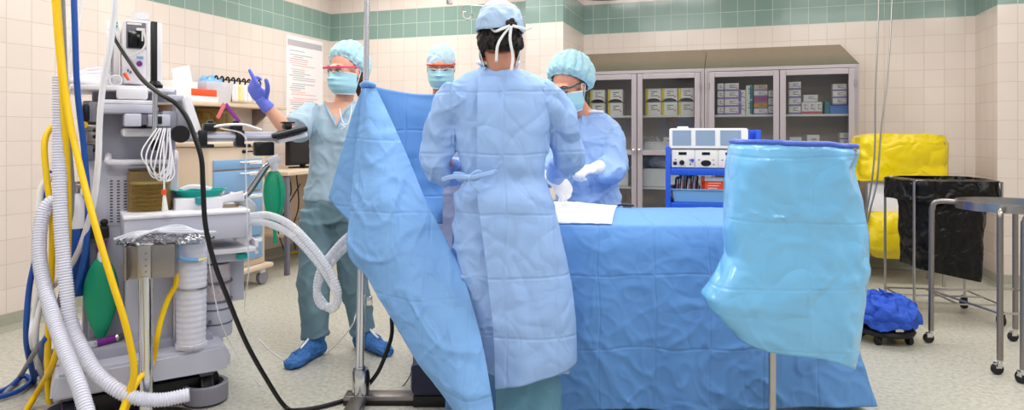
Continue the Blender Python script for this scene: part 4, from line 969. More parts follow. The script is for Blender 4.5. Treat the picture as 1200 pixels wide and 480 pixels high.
# lap: curved white shell behind the teal tray
bm = B(); tube(bm, [P(206, 226, .05), P(222, 219, .05), P(240, 220, .05), P(262, 226, .05)], .012, n=10); obj('white_rim', bm, MT['machw'], mt)
bm = B(); tube(bm, [P(268, 229, -.05), P(282, 234, -.05), P(293, 243, -.05), P(295, 249, -.05)], [.02, .03, .03, .02], n=12); obj('white_hood', bm, MT['machw'], mt)
o = thing('teal_tray', 'shallow teal plastic dish on the worktop of the anaesthesia machine', 'dish', MF)
bm = B(); a = P(234, 231, -.03); a.z = P(234, 249, -.25).z + .045
rings = []
for r_, h in ((.08, 0), (.11, .04), (.115, .04), (.082, .004)):
    rings.append([a + Vector((r_ * math.cos(2 * PI * i / 32), r_ * .8 * math.sin(2 * PI * i / 32), h)) for i in range(32)])
skin_rings(bm, rings); obj('dish_bowl', bm, MT['teal'], o)
bm = B(); rings = [[a + Vector((r_ * math.cos(2 * PI * i / 32), r_ * .8 * math.sin(2 * PI * i / 32), h)) for i in range(32)] for r_, h in ((.111, .037), (.121, .039), (.121, .043), (.111, .042))]
skin_rings(bm, rings, close=True); obj('dish_rim', bm, MT['teal'], o)
# white coils left on the top shelf
o = thing('white_tubing_coil', 'bundle of coiled white tubing lying on the machine top shelf', 'tubing', MF)
zc = P(105, 100, 0).z
for q in range(5):
    bm = B(); c = P(103 + q * 3, 90, .05 + .02 * q); pts = []
    for i in range(13):
        a = 2 * PI * i / 12; pts.append(Vector((c.x + (.07 - .006 * q) * math.cos(a), c.y + .05 * math.sin(a), zc + .016 + q * .015 + .006 * math.sin(2 * a + q))))
    tube(bm, pts, .013, n=10, per=4); obj('coil_loop', bm, MT['machw'], o)
# clear tubing pile on the bracket of the near post
o = thing('clear_tubing_pile', 'crumpled clear plastic wrap and tubing lying on the steel bracket and canister', 'plastic wrap', MF)
bm = B()
c = P(196, 280, -.36)
ellip(bm, c, (.185, .09, .018), n=60, m=30)
for v in bm.verts: v.co += Vector((.0, .0, .022 * nz(v.co.x * 22, v.co.y * 22, v.co.z * 30) + .012 * nz(v.co.x * 60, v.co.y * 60)))
obj('wrap_film', bm, MT['film'], o)
for q in range(4):
    bm = B(); tube(bm, [c + Vector((-.19 + .02 * q, -.03 * q + .04, .01)), c + Vector((-.1, .03 - .03 * q, .035)), c + Vector((.04, -.04 + .03 * q, .03 + .006 * q)), c + Vector((.19 - .02 * q, .02, .012))], .0055, n=8); obj('clear_tube', bm, MT['clearcorr'], o)
# ---------------------------------------------------------------- near post with bracket
PF = Fr(171, 2.72, 0.3)
o = thing('steel_post', 'polished steel post with a square bracket head standing before the anaesthesia machine', 'post', PF)
za, zb = PF.p(172, 326).z, PF.p(172, 287).z
bm = B(); cyl(bm, (0, 0, .02), (0, 0, za + .01), .0265, n=28); obj('post_tube', bm, MT['chrome'], o)
bm = B(); lathe(bm, [(.001, 0), (.2, 0), (.2, .012), (.06, .03), (.03, .05), (.001, .05)], (0, 0, 0), 36); obj('post_foot', bm, MT['steel_dk'], o)
a, b = PF.p(147, 300).x, PF.p(205, 300).x
bm = B(); box(bm, a, b, -.006, .004, za, zb, .002); box(bm, a, a + .01, -.03, .09, za, zb, .002); box(bm, b - .01, b, -.0, .09, za, zb, .002); box(bm, a, b, .0, .09, zb - .006, zb, .002); obj('bracket_head', bm, MT['steel_dk'], o)
bm = B(); box(bm, -.026, .022, -.02, -.006, za, zb, .003); pl = obj('bracket_plate', bm, MT['steel'], o)
bm = B()
for q in range(4): cyl(bm, (0.004, -.023, za + .03 + q * .025), (0.004, -.019, za + .03 + q * .025), .004, n=10)
obj('plate_rivets', bm, MT['steel_dk'], pl)
bm = B(); box(bm, a + .04, a + .1, -.01, .02, zb, zb + .008, .002); obj('white_tag', bm, MT['paper'], o)
# ---------------------------------------------------------------- hoses and cables at the left
H = lambda *pts: [W(*p) for p in pts]
def fl(px, py, z): return onfloor(px, py, z)
cord('yellow_hose', H((63, -344, 2.75), (63, -60, 2.75), (66, 20, 2.75), (73, 100, 2.76), (79, 200, 2.78), (80, 270, 2.8), (77, 350, 2.82), (64, 420, 2.78)) + [fl(42, 462, .06), fl(26, 488, .02)], .0125, 'yellowhose', 'yellow gas hose falling straight from the ceiling to the floor, left of the crossing one', 'hose', n=12)
cord('yellow_hose', H((66, -354, 2.7), (66, -60, 2.7), (70, 40, 2.7), (80, 130, 2.68), (95, 200, 2.64), (112, 265, 2.6), (130, 325, 2.58), (147, 380, 2.58), (157, 432, 2.6), (150, 462, 2.6), (138, 495, 2.55)), .0125, 'yellowhose', 'yellow gas hose crossing in front of the machine down to the steel post', 'hose', n=12)
cord('yellow_hose', H((66, 148, 2.95), (58, 152, 2.93), (52, 170, 2.9), (55, 210, 2.88), (61, 260, 2.86), (60, 320, 2.86), (57, 380, 2.86), (56, 430, 2.86)) + [fl(60, 476, .03), fl(80, 470, .015), fl(93, 473, .015)], .0125, 'yellowhose', 'yellow hose looping out at the far left beside the white ribbed hose', 'hose', n=12)
cord('yellow_hose', H((206, 316, 2.86), (206, 333, 2.84), (198, 348, 2.82), (190, 370, 2.8), (184, 395, 2.78), (178, 425, 2.8), (160, 448, 2.64), (147, 480, 2.6)), .0115, 'yellowhose', 'short yellow hose between the white canister and the steel post', 'hose', n=12)
cord('blue_hose', H((86, -350, 2.72), (86, -60, 2.72), (88, 40, 2.72), (91, 110, 2.74), (99, 180, 2.78), (103, 250, 2.8), (98, 305, 2.83), (84, 350, 2.86), (62, 385, 2.88), (50, 405, 2.88)) + [fl(44, 436, .04), fl(25, 456, .02), fl(-10, 468, .02)], .0115, 'bluehose', 'dark blue gas hose falling from the ceiling past the yellow ones', 'hose', n=12)
cord('blue_hose', H((62, 200, 3.05), (54, 222, 3.05), (44, 290, 3.02), (34, 340, 3.0), (31, 400, 2.98)) + [fl(40, 446, .02), fl(28, 440, .02), fl(8, 455, .015), fl(-15, 462, .015)], .012, 'bluehose', 'dark blue hose bowing outward at the far left down to the floor', 'hose', n=12)
cord('grey_hose', H((72, -335, 2.8), (72, -60, 2.8), (75, 60, 2.8), (80, 160, 2.82), (84, 230, 2.86), (75, 330, 2.9), (56, 390, 2.92), (42, 410, 2.92)) + [fl(24, 440, .03), fl(5, 462, .015)], .011, 'greyhose', 'grey hose running down behind the straight yellow hose', 'hose', n=12)
cord('hose_sleeve', H((96, -310, 2.95), (96, -60, 2.95), (84, 60, 2.95), (75, 120, 2.95), (72, 160, 2.95)), .02, 'bagclear', 'clear plastic sleeve hanging from the ceiling behind the yellow and blue hoses', 'sleeve', n=12)
cord('white_cable', H((137, -369, 2.62), (137, -60, 2.62), (131, 40, 2.64), (122, 90, 2.66), (117, 140, 2.68), (115, 190, 2.7), (110, 235, 2.74), (101, 268, 2.8), (91, 296, 2.84), (76, 322, 2.88), (50, 350, 2.9), (42, 400, 2.9)) + [fl(50, 442, .03), fl(66, 452, .02)], .0115, 'machw', 'thick white cable falling from the ceiling across the machine front', 'cable', n=12)
cord('white_cable', H((62, 205, 3.0), (48, 222, 2.98), (46, 270, 2.96), (46, 330, 2.95), (40, 370, 2.95), (38, 400, 2.95)) + [fl(46, 432, .02), fl(58, 443, .02)], .013, 'white', 'white cable bowing out behind the ribbed hoses at the far left', 'cable', n=12)
cord('corrugated_hose', H((70, 90, 2.78), (70, 150, 2.78), (70, 210, 2.76), (72, 270, 2.74), (77, 330, 2.72), (84, 380, 2.7), (97, 410, 2.66), (112, 435, 2.62), (135, 455, 2.6), (160, 466, 2.62), (190, 468, 2.66), (222, 462, 2.7)), .0245, 'corr', 'white ribbed hose hanging straight then turning along the machine base', 'hose', n=14, rib=(.011, .0035))
cord('corrugated_hose', H((72, 232, 2.85), (56, 240, 2.83), (48, 262, 2.8), (46, 295, 2.76), (51, 330, 2.72), (62, 370, 2.66), (76, 410, 2.58), (92, 450, 2.5), (104, 490, 2.44)), .0245, 'corr', 'white ribbed hose looping to the left of the straight one and down to the floor', 'hose', n=14, rib=(.011, .0035))
# patient circuit: two clear ribbed hoses in a loop
for k, (off, lab) in enumerate(((0, 'upper'), (11, 'lower'))):
    a = MF.w(0, 0, 1)
    cord('breathing_hose', H((293, 253 + off * .6, 3.12), (315, 252 + off * .9, 3.05), (340, 263 + off, 2.98), (362, 284 + off, 2.92), (380, 307 + off, 2.88), (392, 328 + off, 2.86), (396, 346 + off * .6, 2.86), (388, 358 + off * .4, 2.87), (376, 357 - off * .6, 2.88), (371, 344 - off * .6, 2.89), (376, 326 - off, 2.9), (390, 306 - off, 2.92), (404, 291 - off, 2.94), (420, 278 - off, 2.97)), .0145, 'clearcorr', lab + ' one of two clear ribbed breathing hoses looping from the machine to the drape', 'hose', n=14, rib=(.012, .002), group='clear breathing hoses')
# black cable from the machine to the floor and the table
cord('black_cable', H((130, 35, 2.95), (139, 52, 2.86), (152, 72, 2.78), (168, 94, 2.7), (188, 110, 2.64), (206, 121, 2.62), (219, 138, 2.62), (228, 160, 2.62), (236, 186, 2.62), (238, 220, 2.62), (241, 265, 2.62), (252, 310, 2.64), (268, 352, 2.7), (288, 400, 2.78), (310, 440, 2.85)) + [fl(334, 476, .012), fl(352, 480, .01), fl(385, 474, .01), fl(418, 462, .02)] + H((440, 440, 3.02), (452, 415, 3.04), (459, 392, 3.06), (459, 372, 3.1)), .0095, 'black', 'black cable draped over the machine and running over the floor past the pole base', 'cable', n=10)
cord('clear_line', H((258, 150, 2.78), (287, 160, 2.78), (288, 200, 2.8), (290, 260, 2.82), (291, 320, 2.95), (287, 355, 3.2)) + [fl(290, 372, .004), fl(305, 398, .004), fl(330, 420, .004), fl(352, 425, .004), fl(385, 412, .004)] + H((410, 385, 3.1), (418, 365, 3.1), (425, 345, 3.05)), .0032, 'bagclear', 'thin clear line hanging off the rail and trailing over the floor', 'line', n=6)
cord('clear_line', H((244, 300, 2.8), (252, 350, 2.85), (262, 385, 2.92)) + [fl(280, 420, .004), fl(300, 445, .004), fl(306, 452, .004)], .003, 'bagclear', 'thin clear line from the canister to the floor beside the black cable', 'line', n=6)
cord('floor_line', [fl(415, 474, .004), fl(450, 466, .004), fl(474, 450, .004)] + H((484, 428, 3.15), (484, 400, 3.2)), .003, 'machd', 'thin grey line on the floor right of the pole base', 'line', n=6)
# ---------------------------------------------------------------- drip pole that carries the screen drape
IV = Fr(423, 3.0, 0.0)
IV.lean = 8 / 480
o = thing('drip_pole', 'tall chrome drip pole with a flat steel foot holding up the blue screen', 'pole', IV)
bm = B(); cyl(bm, (0, 0, .10), (.035, 0, 2.25), .0125, n=20); obj('upper_tube', bm, MT['satin'], o)
bm = B(); cyl(bm, (-.0125, -.004, .10), (.0125, -.004, 1.40), .0115, n=20); obj('guide_tube', bm, MT['satin'], o)
bm = B(); lathe(bm, [(.001, .03), (.04, .03), (.04, .135), (.034, .15), (.02, .15), (.02, .16), (.001, .16)], (0, 0, 0), 28); obj('pole_socket', bm, MT['chrome'], o)
bm = B(); a = IV.f(404, 472).x; b = IV.f(503, 472).x
box(bm, a, b, -.04, .04, .012, .04, .004); ft = obj('foot_bar', bm, MT['steel_dk'], o)
bm = B(); box(bm, b - .004, b + .006, -.043, .043, .008, .044, .002); obj('end_cap', bm, MT['black'], ft)
bm = B(); box(bm, a, b, -.046, -.04, .006, .02, .002); box(bm, a, b, -.04, .04, .0, .012, .002); obj('foot_edge', bm, MT['black'], ft)
bm = B(); box(bm, -.035, .035, -.35, -.04, .014, .04, .004); obj('foot_bar_cross', bm, MT['steel_dk'], o)
bm = B(); a = IV.p(427, 352); box(bm, a.x + .012, a.x + .035, -.015, .015, a.z - .02, a.z + .02, .005); obj('height_knob', bm, MT['chrome'], o)
for s_ in (-1, 1):
    bm = B(); tube(bm, [(.035, 0, 2.24), (.035 + s_ * .08, 0, 2.27), (.035 + s_ * .13, 0, 2.24), (.035 + s_ * .15, 0, 2.28)], .005, n=8); obj('hook', bm, MT['chrome'], o)
# ---------------------------------------------------------------- draped instrument stand at the right
BF = Fr(905, 2.42, 0.0)
K = F / 2.42
o = thing('instrument_stand', 'instrument stand on one steel pole under the light blue film cover', 'stand', BF)
bm = B(); cyl(bm, (0, .0, .05), (0, .0, 1.125), .0125, n=20); obj('pole', bm, MT['steel'], o)
bm = B(); box(bm, -.3, .3, -.03, .03, .03, .06, .008); box(bm, -.03, .03, -.03, .26, .03, .06, .008); box(bm, -.3, .3, .24, .3, .03, .06, .008); obj('base_frame', bm, MT['steel_dk'], o)
for x in (-.27, .27):
    for y in (0, .27):
        bm = B(); cyl(bm, (x - .01, y, .025), (x + .01, y, .025), .025, n=16); obj('caster', bm, MT['rubber'], o)
x0, x1 = (870 - 905) / K, (992 - 905) / K
bm = B(); box(bm, x0 + .015, x1 - .02, -.12, .16, 1.13, 1.15, .008); obj('tray', bm, MT['steel'], o)
# film cover: rings from the rim to the hem, left/right edges as seen, hem tilted
cv = thing('film_cover', 'light blue plastic film cover hanging over the instrument stand', 'cover', BF)
tab = [(0.0, 866, 996, 166, 172, .155), (.05, 861, 1000, 172, 178, .165), (.14, 857, 993, 190, 198, .16), (.3, 854, 1003, 228, 236, .15), (.46, 853, 1013, 268, 276, .14), (.58, 854, 1014, 300, 312, .13), (.68, 843, 1013, 322, 340, .125), (.79, 825, 1010, 348, 368, .125), (.87, 833, 1008, 364, 390, .115), (.95, 856, 1005, 384, 414, .1), (1.0, 866, 1003, 395, 430, .085)]
def bagpt(u, v):
    l, r, yl, yr, hd = lerp_table(tab, v)
    a = 2 * PI * u; cx, sx = math.cos(a), math.sin(a); e = 2 / 3.0
    fx = abs(cx) ** e * (1 if cx >= 0 else -1); fy = abs(sx) ** e * (1 if sx >= 0 else -1)
    t = (fx + 1) / 2; px = l + (r - l) * t; py = yl + (yr - yl) * t
    if v > .9: py += (v - .9) * 10 * 4 * math.sin(t * 6.0 + .6)
    x = (px - 905) / K; z = CAMH - (py - HOR) / K; y = fy * hd + .02
    am = .022 * min(1, v * 6) 
    w = nz(x * 6 + 3, z * 3.2, y * 6) * .9 + .9 * wrk(x * .9, y * .9 + 3, z * .8) - .3
    top = max(0, 1 - abs(v - .12) / .14) * .02 * math.sin(u * 40 + 3 * nz(u * 9))
    k = 1 + (w * am + top) / max(.05, hd) * .8
    return Vector((x + .004 * w, .02 + (y - .02) * k, z + .006 * w * (v < .95)))
bm = B(); V = grid(bm, bagpt, 128, 84, closed=True)
topc = bm.verts.new((( 931 - 905) / K, .02, CAMH - (165 - HOR) / K))
for i in range(128): bm.faces.new((V[0][i], V[0][(i + 1) % 128], topc))
obj('cover_film', bm, MT['bag'], cv, mods=[solid(.0016, 0)])
bm = B()
pts = [bagpt(i / 48, .012) + Vector((0, 0, .006 + .003 * nz(i * .7))) for i in range(48)]; pts.append(pts[0])
tube(bm, pts, .009, n=8, per=2); obj('dark_blue_rim', bm, MT['bagrim'], cv)
# ---------------------------------------------------------------- ring stands at the right edge
def ring_stand(label, c, ang, z=.815, half=.255, rr=.25):
    t = thing('ring_stand', label, 'basin stand', loc=(c.x, c.y, 0), rz=ang)
    bm = B(); n = 48
    rings = [[Vector((r_ * math.cos(2 * PI * i / n), r_ * math.sin(2 * PI * i / n), h)) for i in range(n)] for r_, h in ((rr, z - .025), (rr, z + .02), (rr - .006, z + .02), (rr - .006, z - .025))]
    skin_rings(bm, rings, close=True); obj('ring', bm, MT['steel'], t)
    for sx in (-1, 1):
        for sy in (-1, 1):
            x, y = sx * half, sy * half; q = rr * .7
            l = B(); tube(l, [(sx * q, sy * q, z), (x * .85, y * .85, z + .0), (x * .97, y * .97, z - .012), (x, y, z - .05), (x * 1.01, y * 1.01, z - .1), (x * 1.02, y * 1.02, .07)], .0145, n=14, per=5); lg = obj('leg', l, MT['steel_dk'], t)
            l = B(); cyl(l, (x * 1.02, y * 1.02, .05), (x * 1.02, y * 1.02, .085), .012, n=10); box(l, x * 1.02 - .012, x * 1.02 + .012, y * 1.02 - .006, y * 1.02 + .03, .03, .06, .004); obj('caster_fork', l, MT['chrome'], lg)
            l = B(); cyl(l, (x * 1.02 - .011, y * 1.02 + .015, .027), (x * 1.02 + .011, y * 1.02 + .015, .027), .027, n=18); obj('caster', l, MT['rubber'], lg)
    for a, b in (((-1, -1), (1, -1)), ((1, -1), (1, 1)), ((1, 1), (-1, 1)), ((-1, 1), (-1, -1))):
        l = B(); cyl(l, (a[0] * half * 1.015, a[1] * half * 1.015, .30), (b[0] * half * 1.015, b[1] * half * 1.015, .30), .006, n=8); obj('cross_bar', l, MT['steel'], t)
    return t
pa, pb = onfloor(1092, 401), onfloor(1173, 438)
d = (pa - pb); ln = d.length; hf = ln / 2 / 1.02
perp = Vector((d.y, -d.x, 0)).normalized()
if perp.dot(Vector((CS, SN, 0))) < 0: perp = -perp
ring_stand('steel ring basin stand with two legs in view beside the black bag hamper', (pa + pb) / 2 + perp * hf, math.atan2(d.y, d.x), half=hf, rr=hf * .97)
pc = onfloor(1200, 452)
ring_stand('second steel basin stand, a single leg showing at the right picture edge', pc + Vector((CS, SN, 0)) * .26 + Vector((SN, -CS, 0)) * .22, YAW, half=.24, rr=.235)
# ---------------------------------------------------------------- kick bucket
c = onfloor(1037, 398)
t = thing('kick_bucket', 'steel kick bucket with a black bumper on the floor at the right', 'bucket', loc=c, rz=YAW)
bm = B(); lathe(bm, [(.09, .06), (.095, .055), (.145, .17), (.15, .175), (.142, .172), (.088, .065), (.001, .065)], (0, 0, 0), 36); obj('bowl', bm, MT['steel'], t)
bm = B(); lathe(bm, [(.12, .055), (.15, .05), (.158, .065), (.15, .08), (.12, .075)], (0, 0, 0), 40); obj('bumper_ring', bm, MT['rubber'], t)
for q in range(4):
    a = PI / 4 + q * PI / 2; x, y = .125 * math.cos(a), .125 * math.sin(a)
    bm = B(); cyl(bm, (x - .012, y, .026), (x + .012, y, .026), .026, n=16); obj('caster', bm, MT['rubber'], t)
bm = B(); box(bm, -.022, .022, -.152, -.146, .09, .15, .002); obj('white_tag', bm, MT['paper'], t)
o = thing('blue_cloth', 'crumpled royal blue cloth stuffed into the steel kick bucket', 'cloth', loc=c, rz=YAW)
def clothpt(u, v):
    a = 2 * PI * u; r = .02 + .155 * math.sin(v * PI * .6); h = .19 + .075 * math.cos(v * 2.4) + .03 * nz(3 * math.cos(a), 3 * math.sin(a), v * 5)
    h -= max(0, v - .75) * .12
    r *= 1 + .14 * nz(2.5 * math.cos(a) + 5, 2.5 * math.sin(a), v * 3)
    q = Vector((r * math.cos(a), r * math.sin(a), h)); return q + Vector((nz(q.x * 26, q.y * 26, q.z * 26), nz(q.x * 26 + 9, q.y * 26, q.z * 26), nz(q.x * 26, q.y * 26 + 7, q.z * 26))) * .022
bm = B(); V = grid(bm, clothpt, 72, 34, closed=True); bm.faces.new(V[0]); obj('cloth_heap', bm, MT['bluecloth'], o)
# ---------------------------------------------------------------- black bag hamper
HB = Fr(1102, 4.42, -0.12)
t = thing('bag_hamper', 'wire hamper on casters carrying the black plastic bag', 'hamper', HB)
k = F / 4.05
za = HB.p(1100, 210).z; hw, hd = .245, .2
bm = B()
tube(bm, [(-hw, -hd, za), (hw, -hd, za), (hw, hd, za), (-hw, hd, za), (-hw, -hd, za)], .009, n=10, smooth=False); obj('top_hoop', bm, MT['steel'], t)
for sx in (-1, 1):
    for sy in (-1, 1):
        x, y = sx * (hw + .012), sy * (hd + .012)
        l = B(); tube(l, [(x, y, za), (x, y, .09)], .008, n=10, smooth=False); lg = obj('leg', l, MT['steel'], t)
        l = B(); cyl(l, (x - .012, y + .01, .035), (x + .012, y + .01, .035), .035, n=18); box(l, x - .016, x + .016, y - .01, y + .02, .05, .09, .004); obj('caster', l, MT['rubber'], lg)
for z in (.13, ):
    l = B(); x, y = hw + .012, hd + .012
    for a, b in (((-x, -y), (x, -y)), ((x, -y), (x, y)), ((x, y), (-x, y)), ((-x, y), (-x, -y)), ((-x, 0), (x, 0)), ((0, -y), (0, y))): cyl(l, (a[0], a[1], z), (b[0], b[1], z), .006, n=8)
    obj('lower_grid', l, MT['steel'], t)
o = thing('black_bag', 'black plastic bag with its cuff folded over the wire hamper', 'bag', HB)
def sq(a, hx, hy, e=.42):
    cx, sx = math.cos(a), math.sin(a)
    return abs(cx) ** e * (1 if cx >= 0 else -1) * hx, abs(sx) ** e * (1 if sx >= 0 else -1) * hy
def blackpt(u, v):
    a = 2 * PI * u
    if v < .25: # cuff outside, from its hem up to the rim
        q = v / .25; x, y = sq(a, hw + .045 - .01 * q, hd + .045 - .01 * q); z = za - .13 + .142 * q + .014 * nz(x * 5, y * 5, 1) * (1 - q) ; w = .016
    else:
        q = (v - .25) / .75; b = 1 - .12 * q; x, y = sq(a, (hw - .014) * b, (hd - .014) * b); z = za + .012 - q * (za - .28) + .0 ; w = .014 * min(1, q * 6)
        z -= .1 * q * (x / hw) * .5
    n_ = Vector((math.cos(a), math.sin(a), 0))
    f = nz(x * 9, y * 9, z * 5) + .6 * nz(x * 22, y * 22, z * 14)
    return Vector((x, y, z)) + n_ * w * f
bm = B(); V = grid(bm, blackpt, 96, 60, closed=True); bm.faces.new(V[-1]); obj('bag_film', bm, MT['blackbag'], o, mods=[solid(.0015, 0)])
# ---------------------------------------------------------------- yellow bag hamper against the wall
YB = Fr(1052, 5.45, -0.2)
t = thing('yellow_hamper', 'white panelled hamper frame under the yellow plastic bag by the wall', 'hamper', YB)
k = F / 5.45
zt, zc, zl = YB.p(1052, 160).z, YB.p(1052, 208).z, YB.p(1052, 246).z
hw, hd = .30, .17
bm = B(); box(bm, -hw + .02, hw - .02, -hd + .02, -hd + .035, zl, zc + .02, .003); obj('front_panel', bm, MT['white'], t)
for sx in (-1, 1):
    for sy in (-1, 1):
        bm = B(); cyl(bm, (sx * hw * .93, sy * hd * .9, 0), (sx * hw * .93, sy * hd * .9, zt - .04), .011, n=10); obj('leg', bm, MT['steel'], t)
bm = B(); box(bm, -hw * .93, hw * .93, -.01, .01, zt - .06, zt - .04, .003); obj('top_bar', bm, MT['steel'], t)
o = thing('yellow_cover', 'yellow plastic bag cuff pulled over the top of the white panelled hamper', 'bag', YB)
def ypt(u, v):
    a = 2 * PI * u; b = math.sin(min(1, v * 2.4) * PI / 2) ** .6; x, y = sq(a, (hw + .035) * b, (hd + .03) * b, .5)
    z = zt + .02 - max(0, v - .3) / .7 * (zt - zc + .02) - .02 * (1 - (v < .3)) + .01 * nz(x * 8, y * 8) - (.02 * (x / hw) ** 4 if v < .4 else 0)
    f = nz(x * 7, y * 7, z * 6) + .5 * nz(x * 18, y * 18, z * 12)
    return Vector((x, y, z)) + Vector((math.cos(a), math.sin(a), 0)) * (.02 * f * min(1, v * 2)) + Vector((0, 0, .012 * f))
bm = B(); V = grid(bm, ypt, 84, 44, closed=True); bm.faces.new(V[0]); obj('cover_film', bm, MT['yellowbag'], o, mods=[solid(.002, 0)])
o = thing('yellow_bag', 'yellow plastic bag hanging low behind the black bag hamper', 'bag', YB)
zb = YB.p(1052, 300).z
def ypt2(u, v):
    a = 2 * PI * u; b = (.9 + .14 * math.sin(v * PI)) * (1 if v < .8 else 1 - (v - .8) * 1.2); x, y = sq(a, hw * b, (hd + .03) * b, .6)
    z = zl - v * (zl - zb); f = nz(x * 8 + 4, y * 8, z * 6) + .5 * nz(x * 20, y * 20, z * 12)
    return Vector((x, y, z)) + Vector((math.cos(a), math.sin(a), 0)) * .02 * f
bm = B(); V = grid(bm, ypt2, 72, 30, closed=True); bm.faces.new(V[0]); bm.faces.new(V[-1]); obj('bag_film', bm, MT['yellowbag'], o)
# ---------------------------------------------------------------- overhead things
for i, pts in enumerate(([(1032, -125, 4.9), (1031, -40, 4.9), (1029, 30, 4.9), (1026, 110, 4.9), (1025, 180, 4.9), (1018, 235, 4.9), (1011, 262, 4.9), (1012, 280, 4.9)], [(1049, -125, 4.9), (1047, -40, 4.9), (1044, 30, 4.9), (1040, 90, 4.9), (1033, 150, 4.9), (1028, 210, 4.9), (1020, 245, 4.9), (1012, 280, 4.9)])):
    cord('hanging_tube', H(*pts), .006, 'steel', ['left', 'right'][i] + ' thin tube of the pair hanging from the ceiling beside the yellow bag', 'tube', group='pair of hanging tubes')
c = W(712, -53, 3.3)
t = thing('surgical_lamp', 'round dark surgical lamp head at the top picture edge above the assistant', 'lamp', loc=(c.x, c.y, c.z))
bm = B(); lathe(bm, [(.001, -.02), (.17, -.02), (.2, -.175), (.205, -.185), (.215, -.17), (.19, .02), (.08, .08), (.001, .09)], (0, 0, 0), 40); obj('lamp_head', bm, MT['black'], t)
bm = B(); lathe(bm, [(.001, -.17), (.19, -.172), (.19, -.165), (.001, -.165)], (0, 0, 0), 40); obj('lamp_glass', bm, MT['bagclear'], t)
bm = B(); cyl(bm, (0, 0, .08), (0, 0, HW - c.z), .03, n=16); obj('lamp_arm', bm, MT['white'], t)
c = W(527, 5, 3.9)
t = thing('ceiling_hook_rod', 'short steel ceiling rod tip with a wire drip hook left of the surgeon', 'hook', loc=(c.x, c.y, c.z))
fr_ = RoomFr(c.x, c.y)
lw = lambda px, py: W(px, py, 3.9) - c
bm = B(); cyl(bm, (0, 0, 0), lw(522, -60) , .018, n=14); cyl(bm, lw(522, -60), (lw(522, -60).x, lw(522, -60).y, HW - c.z), .018, n=14); obj('rod', bm, MT['steel'], t)
bm = B(); tube(bm, [lw(583, 8), lw(565, 7), lw(548, 6), lw(542, 8), lw(542, 14), lw(546, 14)], .004, n=8); tube(bm, [lw(542, 14), lw(543, 20), lw(548, 22.5), lw(552, 20), lw(552.5, 16)], .006, n=8); obj('wire_hook', bm, MT['steel'], t)
# ---------------------------------------------------------------- operating table under its drape
TB = Fr(760, 3.12, 0.0)
KT = F / 3.12
o = thing('operating_table', 'operating table with a dark column base hidden under the blue drape', 'table', TB)
xl, xr = TB.p(536, 200).x, TB.p(955, 200).x
bm = B(); box(bm, xl + .04, xr - .04, -.2, .2, .66, .72, .02); obj('table_top', bm, MT['darkblue'], o)
bm = B(); box(bm, -.2, .15, -.14, .14, .12, .66, .02); obj('column', bm, MT['steel_dk'], o)
bm = B(); box(bm, TB.p(484, 300, -.1).x, xl + .9, -.2, .2, .05, .2, .03); obj('base', bm, MT['darkblue'], o)
bm = B(); box(bm, TB.p(487, 300, -.1).x, xl + .88, -.18, .18, .0, .05, .005); obj('base_sole', bm, MT['black'], o)
dr = thing('table_drape', 'large blue paper drape covering the operating table down to the floor', 'drape', TB)
zf = TB.w(700, 264, 2.90).z; zbk = TB.w(790, 243, 3.42).z
yf, yb = -.22, .30
def drape_pt(u, v):
    """u along the table, v from the back hem over the top to the front hem"""
    x = xl + (xr - xl) * u
    hump = .055 * math.exp(-((u - .22) / .22) ** 2)
    if v < .2:
        q = v / .2; y = yb + .05 * (1 - q); z = .35 + (zbk - .35) * q; w = .5
    elif v < .45:
        q = (v - .2) / .25; y = yb + (yf - yb) * q; z = zbk + (zf - zbk) * q + hump * math.sin(q * PI) + .012 * math.sin(q * PI); w = .35
    else:
        q = (v - .45) / .55; z = zf - q * (zf - .03); y = yf - .03 * math.sin(min(1, q * 8) * PI / 2) - .035 * q; w = .4 + .9 * q
    rr = .03
    n1 = nz(x * 2.6, z * 1.1 + 3, y) ; n2 = nz(x * 7 + z * 2.5, z * 2.4 - x * 2, 7.7); n3 = abs(nz(x * 4.2 - z * 3.4, z * 3 + x * 1.6, 3.3))
    d = (.014 * n1 + .006 * n2 + .011 * (wrk(x, y * .3 + 5, z) - .3)) * w
    if v >= .45:
        q = (v - .45) / .55
        hem = .022 * q ** 1.5 * math.sin(x * 9 + 2 * nz(x * 3)) 
        y -= d + hem
        if u > .9: x += (u - .9) * 1.6 * q ** 1.6; y += (u - .9) * .5
        if u < .05: x -= .03 * q
    elif v >= .2: z += d * .5
    else: y += d
    return Vector((x, y, z))
bm = B(); grid(bm, drape_pt, 220, 170)
# end fall at the foot of the table
def end_pt(u, v):
    y = yb + (yf - yb) * u; a = drape_pt(1.0, .2 + .25 * u); q = v
    f = drape_pt(1.0, .45 + .55 * q); x = a.x + (f.x - a.x) * (.35 + .65 * u) * 1.0 + .02 * math.sin(y * 16 + 1) * q
    return Vector((x, (f.y if u > .98 else a.y + (f.y - yf) * u), a.z + (f.z - zf) - q * (a.z - zf)))
grid(bm, end_pt, 24, 60)
bmesh.ops.remove_doubles(bm, verts=bm.verts[:], dist=.004)
obj('drape_sheet', bm, MT['drape'], dr, mods=[solid(.0015, 0)])
